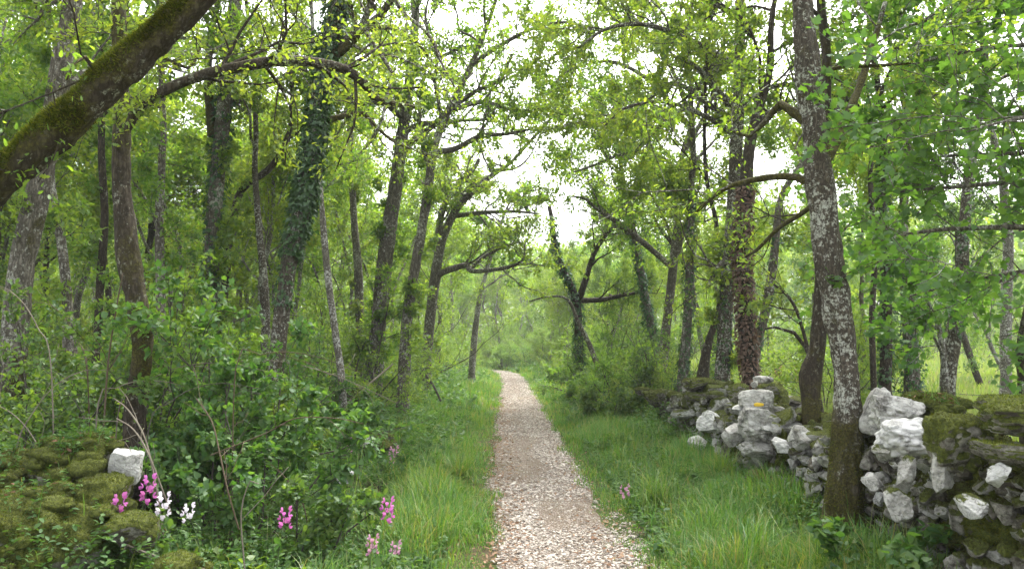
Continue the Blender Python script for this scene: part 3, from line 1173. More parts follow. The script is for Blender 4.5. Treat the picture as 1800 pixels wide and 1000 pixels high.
def trees():
    # ---- left of the path
    hero("leaning_oak", "thick moss backed oak trunk leaning across the upper left corner", 3.55,
         [(-560, 900, 92), (-430, 760, 88), (-300, 610, 84), (-180, 480, 80), (-70, 385, 77), (0, 318, 76), (100, 230, 76), (200, 137, 74), (300, 44, 66), (350, -8, 62), (450, -120, 56), (560, -260, 48)],
         H=6.5, auto=(4.2, 6, 2.0), leaf=('oak', .042, 8, 'oak'), bark='bark_dark', mossf=moss_top, seed=2, sides=64, bump=.17, fuzz=70000, flare=.35,
         limbs=[(-.2, (170, 130, 9), (150, 100, 6), (130, 112, 5), (118, 140, 3))])
    hero("mossy_oak", "dark mossy oak with a long arching bough beside the leaning trunk", 6.0,
         [(240, 800, 50), (236, 740, 42), (246, 660, 38), (252, 600, 42), (243, 545, 42), (229, 470, 42), (218, 390, 42), (214, 300, 36), (213, 200, 33), (211, 100, 31), (209, 0, 28), (206, -120, 26)],
         H=7.5, auto=(4.3, 6, 2.2), leaf=('oak', .050, 9, 'oak'), bark='bark_dark', mossf=moss_all, seed=3, sides=48, fuzz=9000, bump=.16,
         limbs=[(.5, (220, 225, 20), (255, 181, 20), (330, 141, 19), (420, 118, 19), (500, 107, 19), (560, 112, 18), (605, 122, 17), (640, 146, 16), (655, 170, 13), (690, 182, 11), (735, 190, 7)),
                (.3, (216, 120, 10), (260, 90, 8), (330, 120, 6), (352, 82, 4))], sprouts=10)
    hero("rough_oak", "rough grey oak trunk half hidden behind the leaning mossy trunk", 8.0,
         [(28, 560, 50), (40, 460, 48), (60, 370, 46), (85, 250, 44), (108, 120, 40), (125, 20, 36), (138, -80, 32)],
         H=9, auto=(3.8, 8, 2.6), leaf=('oak', .052, 9, 'oak'), bark='bark_grey', mossf=moss_foot(1.2), seed=4, sides=36, sprouts=24)
    hero("ivy_oak", "leaning oak sleeved in dark green ivy left of the path", 9.0,
         [(488, 620, 32), (500, 520, 34), (512, 440, 36), (530, 370, 36), (548, 270, 38), (565, 150, 36), (585, 50, 34), (602, -40, 30)],
         H=10, auto=(4.4, 7, 2.8), leaf=('oak', .052, 9, 'oak'), bark='bark_lichen', mossf=moss_foot(.6), seed=5, sides=20,
         ivy=[(2.35, 4.2, 1900, .062, .06, 'ivy'), (2.9, 7.5, 4200, .066, .085, 'ivy'), (1.7, 2.6, 160, .06, .03, 'ivy'), (2.6, 7.0, 500, .07, .20, 'ivy')],
         limbs=[(.3, (545, 225, 12), (590, 208, 11), (640, 200, 9), (656, 218, 7), (690, 248, 5), (720, 262, 3)),
                (-.3, (572, 108, 18), (605, 85, 17), (632, 55, 15), (650, 10, 12), (662, -40, 9)),
                (.2, (622, 60, 10), (660, 50, 9), (700, 52, 7), (735, 78, 5), (760, 110, 3))])
    hero("twin_oak", "leafy oak trunk thick with young shoots between the mossy and ivy oaks", 12.0,
         [(362, 640, 30), (370, 500, 32), (376, 380, 32), (388, 250, 32), (402, 120, 32), (414, 0, 28)],
         H=11, auto=(5.0, 8, 2.8), leaf=('simple', .085, 9, 'oak'), bark='bark_grey', mossf=moss_foot(1.0), seed=6, ivy=(1.2, 6.0, 900, .09, .07, 'ivy'), sprouts=40,
         limbs=[(.2, (374, 240, 18), (366, 140, 14), (372, 60, 12), (385, 0, 9))])
    hero("bent_oak", "crooked slim oak bending toward the ivy oak", 13.0,
         [(392, 560, 16), (398, 470, 17), (408, 400, 17), (424, 335, 15), (470, 300, 14), (500, 258, 13), (514, 200, 11), (510, 120, 9)],
         H=9.5, auto=(4.5, 6, 2.2), leaf=('simple', .085, 9, 'oak'), bark='bark_dark', seed=7, sprouts=14)
    hero("grey_oak", "stout rough grey oak close to the left verge", 15.0,
         [(655, 680, 40), (664, 590, 34), (672, 500, 34), (680, 430, 33), (692, 350, 30), (704, 265, 27), (715, 185, 24), (722, 120, 20)],
         H=11, auto=(5.2, 9, 3.0), leaf=('simple', .088, 10, 'oak'), bark='bark_grey', mossf=moss_foot(.5), seed=8, sprouts=30,
         limbs=[(.4, (704, 250, 16), (716, 200, 15), (716, 182, 14), (690, 165, 11), (650, 160, 8)), (-.5, (705, 270, 14), (735, 240, 11), (770, 215, 9), (800, 170, 6))])
    hero("straight_oak", "straight brown barked oak standing right of the stout grey oak", 14.0,
         [(709, 700, 28), (712, 620, 25), (718, 540, 23), (735, 440, 22), (752, 340, 20), (762, 265, 18), (788, 195, 16), (828, 115, 12), (862, 30, 9)],
         H=10.5, auto=(5.2, 8, 2.7), leaf=('simple', .085, 10, 'oak'), bark='bark_grey', seed=9, sprouts=12,
         limbs=[(-.6, (764, 268, 12), (800, 262, 11), (845, 240, 10), (890, 236, 7), (930, 228, 4)),
                (.6, (756, 300, 10), (742, 250, 9), (738, 190, 7), (748, 120, 5)),
                (-.3, (800, 185, 10), (838, 160, 8), (880, 140, 6), (900, 95, 4)),
                (-1.2, (828, 115, 9), (880, 80, 8), (940, 50, 6), (1000, 40, 5), (1040, 60, 3)),
                (-.8, (790, 195, 9), (850, 180, 8), (905, 195, 6), (950, 190, 4))])
    hero("verge_oak", "oak at the verge with a bare bent bough low over the path", 20.0,
         [(748, 660, 24), (756, 560, 23), (765, 490, 23), (777, 425, 19), (800, 372, 17), (832, 335, 14), (870, 305, 11), (896, 288, 8)],
         H=8.6, auto=(5.2, 7, 2.4), leaf=('simple', .095, 8, 'oak'), bark='bark_grey', seed=10, sprouts=10,
         limbs=[(-.8, (766, 486, 13), (785, 476, 12), (820, 466, 10), (828, 476, 9), (870, 474, 8), (905, 466, 6), (928, 450, 4)),
                (.3, (826, 474, 9), (850, 452, 7), (880, 436, 6), (915, 425, 3)),
                (.4, (768, 478, 15), (772, 400, 13), (788, 345, 12), (830, 300, 9), (842, 280, 6)),
                (-.3, (800, 380, 9), (850, 374, 8), (905, 372, 6), (945, 376, 3))])
    hero("pale_sapling_oak", "thin pale grey stem leaning among the shrubs behind the big bush", 11.0,
         [(600, 660, 15), (590, 590, 15), (578, 500, 15), (570, 420, 14), (563, 330, 12), (559, 240, 10)],
         H=8.5, auto=(4.6, 6, 1.9), leaf=('simple', .08, 9, 'oak'), bark='bark_pale', seed=11)
    hero("slim_oak", "slim upright oak deep behind the ivy oak", 18.0,
         [(634, 650, 18), (630, 480, 18), (622, 380, 15), (616, 250, 13), (610, 120, 11)],
         H=11, auto=(4.8, 8, 2.5), leaf=('simple', .092, 10, 'oak'), bark='bark_grey', seed=12, sprouts=12)
    hero("shaded_oak", "shaded mossy oak stub in the thicket below the leaning trunk", 9.0,
         [(128, 720, 34), (122, 600, 26), (118, 520, 22), (106, 410, 18), (92, 330, 14), (88, 240, 12)],
         H=8, auto=(4.4, 6, 2.0), leaf=('simple', .09, 10, 'oak'), bark='bark_grey', mossf=moss_foot(.9), seed=13, sprouts=12)
    hero("thin_dark_oak", "thin dark oak between the shaded stub and the dark mossy oak", 11.0,
         [(168, 640, 16), (176, 500, 17), (184, 380, 16), (178, 260, 14), (182, 120, 12)],
         H=9.5, auto=(4.2, 7, 2.2), leaf=('simple', .08, 9, 'oak'), bark='bark_dark', seed=14, sprouts=14)
    hero("background_oak", "narrow grey oak just right of the dark mossy oak", 10.5,
         [(284, 620, 20), (282, 500, 20), (280, 380, 18), (286, 250, 15), (284, 120, 13)],
         H=9.5, auto=(4.0, 7, 2.2), leaf=('simple', .08, 9, 'oak'), bark='bark_grey', seed=15, sprouts=16)
    hero("ivy_stub_oak", "short grey trunk with pale bark just left of the ivy oak's foot", 12.5,
         [(468, 640, 18), (466, 540, 20), (462, 470, 17), (455, 400, 14), (448, 300, 12)],
         H=8.5, auto=(4.4, 6, 2.2), leaf=('simple', .085, 10, 'oak'), bark='bark_lichen', seed=16)
    hero("edge_oak", "grey split trunk at the far left edge of the gravel", 28.0,
         [(832, 615, 14), (838, 560, 12), (846, 510, 9), (858, 470, 7)],
         H=6.4, auto=(3.4, 6, 1.9), leaf=('simple', .13, 9, 'oak'), bark='bark_pale', seed=17)
    # ---- right of the path
    hero("lichen_oak", "tall oak spotted with white lichen growing in front of the wall", 5.85,
         [(1482, 960, 60), (1484, 860, 58), (1488, 760, 56), (1488, 690, 54), (1482, 620, 53), (1470, 540, 53), (1455, 430, 53), (1442, 330, 53), (1432, 240, 53), (1420, 140, 49), (1412, 50, 45), (1406, -60, 40)],
         H=8.5, auto=(4.6, 8, 2.6), leaf=('oak', .050, 9, 'oak'), bark='bark_lichen', mossf=moss_foot(1.35), limbleaf=.35, seed=20, sides=60, bump=.20, fuzz=9000,
         limbs=[(.5, (1436, 330, 17), (1400, 312, 14), (1350, 312, 12), (1290, 325, 9), (1255, 345, 7), (1225, 372, 5)),
                (.4, (1424, 222, 20), (1392, 196, 17), (1372, 182, 14), (1345, 215, 11), (1318, 240, 8), (1285, 230, 5)),
                (.5, (1446, 290, 20), (1466, 258, 18), (1482, 222, 16), (1506, 165, 13), (1530, 95, 11), (1556, 5, 9)),
                (-.6, (1438, 130, 8), (1478, 118, 7), (1540, 116, 6), (1600, 112, 4))])
    hero("mossy_twin", "brown mossy trunk with a swollen foot behind the lichen oak", 7.6,
         [(1426, 780, 36), (1426, 710, 36), (1424, 660, 46), (1436, 615, 34), (1441, 560, 32), (1447, 480, 30), (1449, 400, 27), (1447, 300, 25), (1452, 180, 22)],
         H=8, auto=(4.6, 6, 2.2), leaf=('oak', .050, 9, 'oak'), bark='bark_dark', mossf=moss_foot(1.5), seed=21, sides=20, fuzz=9000, flare=.08,
         limbs=[(.4, (1440, 350, 10), (1410, 375, 9), (1370, 400, 8), (1330, 440, 6), (1310, 452, 4))])
    hero("grey_wall_oak", "pale grey oak just left of the brown ivy trunk behind the wall", 13.0,
         [(1268, 710, 34), (1271, 640, 30), (1276, 540, 30), (1284, 430, 28), (1290, 330, 26), (1296, 230, 26), (1300, 130, 24), (1301, 0, 20)],
         H=11, auto=(5.0, 9, 2.9), leaf=('simple', .085, 10, 'oak'), bark='bark_lichen', seed=22, ivy=(.1, 3.4, 420, .07, .04, 'ivy'), sprouts=20,
         limbs=[(-.4, (1280, 450, 12), (1262, 470, 10), (1245, 500, 7)), (-.6, (1298, 200, 14), (1260, 160, 12), (1225, 120, 9), (1190, 100, 6)),
                (-1.5, (1300, 120, 13), (1220, 75, 11), (1140, 45, 8), (1070, 50, 6), (1015, 85, 4)),
                (-.8, (1297, 240, 11), (1240, 205, 9), (1170, 180, 7), (1100, 190, 5), (1060, 225, 3))])
    hero("brown_ivy_tree", "trunk wrapped in dead brown ivy behind the cairn stones", 11.5,
         [(1324, 700, 26), (1315, 620, 32), (1308, 520, 32), (1305, 420, 32), (1311, 330, 28), (1319, 250, 24), (1334, 190, 19), (1352, 130, 15), (1356, 40, 12)],
         H=9.5, auto=(5.0, 7, 2.4), leaf=('simple', .08, 9, 'oak'), bark='bark_dark', seed=23, ivy=(.3, 3.85, 2600, .065, .05, 'ivy_dead'),
         limbs=[(.3, (1322, 235, 14), (1345, 205, 13), (1372, 190, 10), (1385, 178, 7))])
    hero("leaning_wall_tree", "slanting slim trunk rising right of the brown ivy trunk", 12.2,
         [(1322, 690, 18), (1330, 610, 20), (1347, 540, 20), (1357, 480, 20), (1363, 430, 17), (1372, 350, 13)],
         H=8.5, auto=(4.0, 7, 2.2), leaf=('simple', .085, 10, 'oak'), bark='bark_grey', mossf=moss_foot(.5), seed=24, ivy=(.9, 3.2, 160, .07, .04, 'ivy'))
    hero("forked_oak", "oak forking at mid height into two dark arms right of the path", 18.0,
         [(1163, 655, 22), (1172, 570, 20), (1180, 500, 19), (1186, 440, 18), (1191, 390, 15), (1192, 340, 13), (1200, 270, 11), (1218, 215, 9)],
         H=10, auto=(5.2, 8, 2.9), leaf=('simple', .092, 9, 'oak'), bark='bark_grey', seed=25,
         limbs=[(-.6, (1182, 470, 11), (1142, 436, 10), (1092, 396, 9), (1052, 370, 7), (1028, 350, 5), (1005, 345, 3)),
                (-.3, (1188, 445, 15), (1203, 400, 13), (1225, 370, 12), (1262, 335, 10), (1290, 308, 7)),
                (.4, (1192, 345, 10), (1165, 300, 9), (1140, 250, 7), (1100, 190, 5), (1080, 140, 3)),
                (-.4, (1196, 300, 9), (1150, 272, 7), (1100, 270, 6), (1040, 292, 4), (1000, 306, 3)),
                (.3, (1200, 270, 10), (1235, 210, 8), (1260, 150, 6), (1270, 90, 4)),
                (-.8, (1212, 225, 9), (1150, 150, 8), (1080, 110, 6), (1010, 120, 4), (970, 150, 3)),
                (-.2, (1216, 215, 9), (1180, 120, 7), (1130, 60, 5), (1060, 10, 4))])
    hero("slim_ivy_tree", "slim upright trunk clad in ivy left of the grey wall oak", 15.0,
         [(1200, 665, 24), (1207, 580, 20), (1212, 500, 19), (1214, 420, 17), (1214, 330, 14)],
         H=8.8, auto=(4.6, 6, 2.0), leaf=('simple', .085, 10, 'oak'), bark='bark_grey', seed=26, ivy=(.2, 4.6, 900, .075, .06, 'ivy'))
    hero("dark_leaning_tree", "dark trunk leaning right between the slim ivy tree and grey wall oak", 14.0,
         [(1234, 680, 32), (1238, 640, 24), (1246, 600, 17), (1262, 550, 13), (1270, 500, 12), (1262, 430, 10)],
         H=7.5, auto=(4.0, 5, 1.8), leaf=('simple', .085, 10, 'oak'), bark='bark_dark', seed=27, mossf=moss_foot(.8))
    hero("ivy_fork_tree", "forked ivy grown stem curving over the right verge", 22.0,
         [(1018, 660, 18), (1017, 590, 17), (1015, 540, 16), (1003, 500, 13), (985, 465, 14), (975, 430, 13), (971, 392, 10)],
         H=5.1, auto=(9, 0, 1), leaf=('simple', .11, 7, 'oak_deep'), bark='bark_dark', seed=28, ivy=(.2, 5.2, 1500, .10, .10, 'ivy'), up=1,
         limbs=[(-.3, (1018, 525, 12), (1030, 490, 11), (1046, 442, 9), (1075, 400, 6), (1092, 382, 4)),
                (.2, (1020, 528, 10), (1055, 527, 9), (1090, 520, 7), (1125, 513, 5))])
    hero("slanting_tree", "bare dark stem slanting back from the path and bending level", 20.0,
         [(1056, 665, 12), (1038, 610, 11), (1018, 570, 9), (1004, 535, 7), (990, 522, 5), (960, 522, 4), (930, 530, 3)],
         H=2.0, auto=(9, 0, 1), leaf=('simple', .10, 5, 'oak'), bark='bark_grey', seed=29, up=0)
    hero("ivy_column_tree", "ivy covered trunk leaning left behind the forked ivy stem", 21.0,
         [(1160, 640, 18), (1148, 590, 17), (1138, 540, 17), (1127, 480, 16), (1118, 430, 14), (1106, 370, 12), (1094, 310, 10), (1088, 260, 8)],
         H=7.6, auto=(4.4, 7, 2.2), leaf=('simple', .092, 9, 'oak'), bark='bark_grey', seed=30, ivy=(.2, 5.0, 1500, .09, .09, 'ivy'))
    hero("meadow_oak", "lichen spotted oak at the meadow edge with a sapling at its foot", 9.5,
         [(1666, 740, 30), (1667, 660, 29), (1681, 560, 29), (1690, 480, 27), (1695, 400, 23), (1702, 320, 20), (1715, 230, 17), (1732, 150, 14)],
         H=9, auto=(4.6, 7, 2.4), leaf=('simple', .08, 9, 'oak'), bark='bark_lichen', seed=31, mossf=moss_foot(.8), ivy=(1.5, 3.0, 160, .07, .04, 'ivy'))
    hero("ivy_post_tree", "ivy cloaked trunk just right of the lichen oak", 13.0,
         [(1556, 680, 24), (1558, 580, 24), (1557, 500, 22), (1552, 400, 18), (1550, 280, 15)],
         H=9.0, auto=(4.6, 7, 2.3), leaf=('simple', .085, 10, 'oak'), bark='bark_dark', seed=32, ivy=(.1, 4.8, 1100, .08, .07, 'ivy'))
    hero("shrubby_oak", "grey trunk tangled in creepers left of the meadow oak", 13.5,
         [(1604, 680, 34), (1600, 590, 28), (1592, 480, 22), (1588, 380, 18), (1596, 250, 14)],
         H=9.2, auto=(4.6, 7, 2.3), leaf=('simple', .085, 10, 'oak'), bark='bark_grey', seed=33, ivy=(.1, 3.2, 800, .075, .10, 'ivy'), sprouts=14)
    hero("thin_wall_tree", "thin dark stem close behind the lichen oak's right side", 12.0,
         [(1536, 680, 13), (1533, 560, 13), (1538, 440, 12), (1530, 320, 10)],
         H=8.0, auto=(4.2, 6, 2.0), leaf=('simple', .08, 9, 'oak'), bark='bark_dark', seed=34)
    hero("edge_stump_tree", "dark trunk cut off by the right edge above the mossy wall", 7.2,
         [(1806, 720, 36), (1800, 660, 26), (1796, 620, 24), (1806, 560, 22), (1822, 480, 20), (1835, 330, 18)],
         H=7.5, auto=(4.6, 6, 2.0), leaf=('maple', .09, 5, 'maple'), bark='bark_dark', seed=35)
    hero("distant_lichen_oak", "pale trunk among the leaves far back at right", 17.0,
         [(1768, 600, 22), (1770, 500, 22), (1772, 420, 20), (1764, 330, 17)],
         H=10, auto=(4.6, 8, 2.6), leaf=('simple', .092, 10, 'oak'), bark='bark_pale', seed=36)
    hero("curved_sapling", "thin curved dark sapling bowing left in the meadow behind the wall", 10.5,
         [(1432, 660, 10), (1416, 610, 9), (1396, 585, 8), (1362, 575, 6), (1345, 578, 4)],
         H=1.0, auto=(9, 0, 1), leaf=('simple', .09, 6, 'hazel'), bark='bark_dark', seed=37, up=0, flare=.2,
         limbs=[(.2, (1425, 630, 7), (1400, 545, 6), (1375, 510, 5), (1360, 500, 3))], cat='sapling')
    hero("wall_sapling", "young maple sapling with smooth grey stem beside the meadow oak", 8.6,
         [(1668, 720, 13), (1661, 660, 13), (1655, 600, 11), (1645, 560, 9), (1636, 540, 6)],
         H=2.2, auto=(1.5, 6, .7), leaf=('maple', .085, 4, 'maple'), bark='bark_pale', seed=38, cat='sapling', flare=.2, maxl=2, kids=(4,),
         limbs=[(-.4, (1658, 625, 6), (1640, 590, 5), (1620, 570, 4)), (.3, (1656, 615, 5), (1664, 580, 4), (1670, 545, 3))])
    # maple off the frame's right, its flat sprays reaching in
    hero("field_maple", "broad leaved maple reaching flat leafy sprays in from the right", 6.0,
         [(2080, 900, 60), (2070, 700, 54), (2060, 480, 46), (2050, 250, 38), (2040, 50, 28)],
         H=6.5, auto=(4.0, 5, 2.0), leaf=('maple', .066, 6, 'maple'), bark='bark_grey', seed=39, cat='maple', flare=.3,
         limbs=[(.9, (2055, 360, 16), (1900, 395, 12), (1750, 400, 9), (1640, 405, 7), (1560, 420, 4), (1520, 432, 2)),
                (.6, (2055, 300, 16), (1930, 310, 12), (1800, 318, 9), (1690, 328, 7), (1600, 335, 5), (1540, 346, 2)),
                (-1.0, (2050, 200, 16), (1930, 190, 12), (1840, 200, 9), (1760, 215, 6), (1700, 232, 3)),
                (1.2, (2045, 120, 15), (1930, 90, 11), (1800, 80, 9), (1680, 95, 6), (1580, 120, 4)),
                (-.9, (2060, 460, 15), (1950, 440, 11), (1860, 460, 8), (1800, 480, 5), (1760, 500, 3)),
                (1.6, (2045, 60, 14), (1900, 10, 10), (1760, 10, 8), (1650, 30, 5), (1570, 60, 3)),
                (1.4, (2050, 180, 14), (1900, 260, 10), (1780, 270, 8), (1660, 275, 5), (1570, 290, 3)),
                (2.0, (2060, 430, 14), (1900, 470, 10), (1780, 480, 8), (1680, 500, 5), (1600, 520, 3))])


trees()


# ------------------------------------------------------------------ woodland behind: copies of a few slim oaks and shrubs
def bg_tree_proto(k, rng):
    H = [9.5, 8.5, 10.5, 9.0, 8.0, 10.0, 11.0, 9.0, 8.2][k]
    r0 = [.11, .09, .14, .10, .085, .12, .13, .065, .055][k]
    lo = .46 if k < 7 else .62
    root = thing("woodland_oak", "x", "oak tree", (0, 0, 0))
    p, d = np.array([0, 0, -.2]), nrm(np.array([rng.normal(0, .12), rng.normal(0, .12), 1]))
    P, R = [p], [r0 * 1.15]
    n = 24
    for i in range(n):
        d = nrm(d + rng.normal(0, .11, 3) + np.array([0, 0, .06]))
        P.append(P[-1] + d * (H - 1.0) / n)
        R.append(r0 * (1 - .8 * (i + 1) / n))
    P, R = resample(P, R, .2)
    mb = MB()
    tube(mb, P, R, 10, .15, 9, k)
    tips, segs = [], []
    az = rng.uniform(0, 6)
    cnt = 10
    for j in range(cnt):
        t = lo + (.98 - lo) * j / cnt
        i = int(t * (len(P) - 1))
        az += 2.4 + rng.normal(0, .4)
        e = radians(rng.uniform(12, 55))
        grow(rng, P[i], np.array([cos(az) * cos(e), sin(az) * cos(e), sin(e)]), 2.5 * rng.uniform(.75, 1.2) * (1.15 - .6 * t), R[i] * .5, 1, 3, segs, tips, (5, 5), .2, .03)
    for j in range(6):
        i = int(rng.uniform(.15, .5) * (len(P) - 1))
        a = rng.uniform(0, 6.28)
        grow(rng, P[i], np.array([cos(a), sin(a), .4]), rng.uniform(.4, .9), .008, 2, 3, segs, tips, (4,), .22, .02)
    segs_to_mesh(mb, [s for s in segs if s[0] <= 2], k)
    mb.build("trunk", M["bark_pale"] if k in (1, 4, 7) else (M["bark_grey"] if k % 2 == 0 else M["bark_dark"]), root)
    cm = MB()
    spray(cm, rng, [t[0] for t in tips], [t[1] for t in tips], 10, 'simple', .098, .10)
    cm.build("crown", M["oak"] if k != 3 else M["oak_deep"], root)
    return root


def shrub_proto(k, rng):
    H = [2.6, 3.4, 4.2, 1.8, 3.0][k]
    root = thing("woodland_shrub", "x", "shrub", (0, 0, 0))
    mb, tips = MB(), []
    for j in range([9, 9, 8, 11, 9][k]):
        a = rng.uniform(0, 6.28)
        e = rng.uniform(.55, 1.35)
        segs = []
        grow(rng, np.array([cos(a) * .12, sin(a) * .12, -.08]), np.array([cos(a) * cos(e), sin(a) * cos(e), sin(e)]), H * rng.uniform(.6, 1.0), .016 + .004 * k, 1, 3, segs, tips, (6, 4), .14, .02, .3, .42)
        segs_to_mesh(mb, segs, k)
    mb.build("stems", M["twig"], root)
    cm = MB()
    spray(cm, rng, [t[0] for t in tips], [t[1] for t in tips], 7, 'simple', .078, .07, .5)
    cm.build("foliage", M["hazel"], root)
    return root


ZONES = [(-9999, 190, "behind the leaning mossy trunk"), (190, 350, "behind the dark mossy oak"), (350, 470, "behind the leafy oak full of shoots"),
         (470, 640, "behind the ivy sleeved oak"), (640, 760, "behind the stout grey and brown oaks"), (760, 880, "beside the far gravel on its shaded side"),
         (880, 1000, "closing off the far end of the path"), (1000, 1160, "behind the forked ivy stem"), (1160, 1280, "beyond the oak that forks"),
         (1280, 1420, "beyond the brown ivy trunk"), (1420, 1560, "behind the lichen spotted oak"), (1560, 1700, "behind the white boulders in the meadow"),
         (1700, 9999, "at the meadow's far side beyond the mossy wall")]


def zone(x, y):
    px = 900 + FPX * x / y
    for a, b, t in ZONES:
        if a <= px < b:
            return t


def woods():
    rng = np.random.default_rng(99)
    protos = [bg_tree_proto(k, rng) for k in range(9)]
    hs = [9.5, 8.5, 10.5, 9.0, 8.0, 10.0, 11.0, 9.0, 8.2]
    used = [False] * 9
    placed = []

    def put(x, y, k, s, rz):
        dep = "near" if y < 22 else ("mid depth" if y < 36 else "distant")
        lab = {"near": "young oak with a thin trunk standing %s", "mid depth": "slender oak deeper in the wood %s", "distant": "hazy distant oak %s"}[dep] % zone(x, y)
        if k >= 7:
            lab = "pole thin bare stemmed oak %s" % zone(x, y)
        grp = "oaks of the wood " + zone(x, y)
        loc = (x, y, float(ground(x, y)))
        if not used[k]:
            used[k] = True
            o = protos[k]
            o.location = loc
            o.rotation_euler = (0, 0, rz)
            o.scale = (s, s, s)
            o["label"], o["group"] = lab, grp
        else:
            copy_tree(protos[k], loc, rz, s, lab, grp)

    def ok(x, y, dmin):
        if abs(x - path_x(y)) < 2.6 and y < 60:
            return False
        for (a, b, r) in OCC:
            if (a - x) ** 2 + (b - y) ** 2 < (r + .9) ** 2:
                return False
        for (a, b) in placed:
            if (a - x) ** 2 + (b - y) ** 2 < dmin ** 2:
                return False
        return True
    for (x0, x1, y0, y1, cnt, dmin) in ((-8, -2.7, 12, 30, 22, 1.1), (2.9, 9, 13, 34, 12, 1.3), (-24, -3.2, 11, 30, 42, 2.1), (-34, -2.5, 30, 62, 54, 2.6), (2.3, 6.5, 23, 50, 22, 1.8), (5.5, 16, 17, 34, 6, 3.2), (9, 44, 40, 70, 34, 3.0), (-8, 8, 54, 75, 22, 2.2)):
        c = tries = 0
        while c < cnt and tries < 4000:
            tries += 1
            y = rng.uniform(y0, y1)
            x = rng.uniform(x0, x1)
            px = 900 + FPX * x / y
            if px < -260 or px > 2060 or not ok(x, y, dmin):
                continue
            k = int(rng.integers(0, 7)) if dmin > 1.5 else int(rng.integers(7, 9))
            s = rng.uniform(.8, 1.12)
            half = FPX * 2.3 * s / y
            if px + half > 890 and px - half < 1035:
                top = 1.6 + (605 - rng.uniform(400, 440)) / FPX * y
                s = min(s, (top - float(ground(x, y))) / hs[k])
                if s < .45:
                    continue
            elif px > 1040 and y > 22:
                s = min(s, rng.uniform(.7, 1.0))
            put(x, y, k, s, rng.uniform(0, 6.28))
            placed.append((x, y))
            c += 1
    # shrub layer
    sp = [shrub_proto(k, rng) for k in range(5)]
    sh = [2.6, 3.4, 4.2, 1.8, 3.0]
    su = [False] * 5
    placed.clear()

    def puts(x, y, k, s, rz):
        dep = "near" if y < 13 else ("mid" if y < 26 else "far")
        lab = {"near": "fresh green hazel shrub %s, close by", "mid": "tall green hazel shrub of the understorey %s", "far": "pale hazy shrub far back %s"}[dep] % zone(x, y)
        grp = "shrubs " + zone(x, y)
        loc = (x, y, float(ground(x, y)))
        if not su[k]:
            su[k] = True
            o = sp[k]
            o.location, o.rotation_euler, o.scale = loc, (0, 0, rz), (s, s, s)
            o["label"], o["group"] = lab, grp
        else:
            copy_tree(sp[k], loc, rz, s, lab, grp)
    for (x0, x1, y0, y1, cnt, dmin, ks) in ((-8, -3.3, 7.2, 12, 9, 1.2, (0, 3)), (-16, -2.6, 12, 24, 50, 1.2, (0, 1, 3, 4)), (-26, -2.2, 24, 48, 66, 1.6, (1, 2, 4)),
                                            (2.2, 3.6, 15, 24, 7, 1.1, (0, 3)), (2.0, 5, 24, 48, 16, 1.4, (0, 1, 4)), (4.5, 11, 14, 24, 4, 2.2, (0, 3)), (8, 34, 32, 60, 26, 2.4, (0, 1, 2)), (-5, 6, 52, 62, 22, 1.2, (0, 1, 3, 4)), (-1.5, 4.5, 47.5, 53, 14, .8, (0, 3, 3))):
        c = tries = 0
        while c < cnt and tries < 4000:
            tries += 1
            y = rng.uniform(y0, y1)
            x = rng.uniform(x0, x1)
            px = 900 + FPX * x / y
            if px < -200 or px > 2000:
                continue
            if abs(x - path_x(y)) < (1.75 if y < 47 else 1.2) and y < 52:
                continue
            if any((a - x) ** 2 + (b - y) ** 2 < dmin ** 2 for a, b in placed):
                continue
            k = int(rng.choice(ks))
            s = rng.uniform(.75, 1.15)
            if abs(x - path_x(y)) < 3.0 and y < 50:
                s = min(s, rng.uniform(.5, .75) * 2.6 / sh[k])
            puts(x, y, k, s * (.8 if x < 0 and y < 24 else 1), rng.uniform(0, 6.28))
            placed.append((x, y))
            c += 1
    # the far wood: one mass of foliage closing the view
    mb = MB()
    n = 170000
    a = rng.uniform(-.95, .95, n)
    rr = rng.uniform(72, 120, n)
    x, y = rr * np.sin(a), rr * np.cos(a)
    ridge = 10.5 + 3.0 * fbm(np.stack([a * 14, rr * .05, a * 0], -1), 50, 3) + 2.5 * sstep(.02, .3, np.abs(a - .05))
    z = ground(x, y) + ridge * rng.uniform(0, 1, n) ** .8
    D = rng.normal(0, 1, (n, 3))
    leaves(mb, 'simple', np.stack([x, y, z], -1), D, rng.normal(0, .6, (n, 3)) + [0, 0, 1], rng.uniform(.35, .8, n))
    tag(mb.build("far_woodland", M["oak"]), "far wood reading as one green mass at the end of the view", "woodland", kind="stuff")


woods()


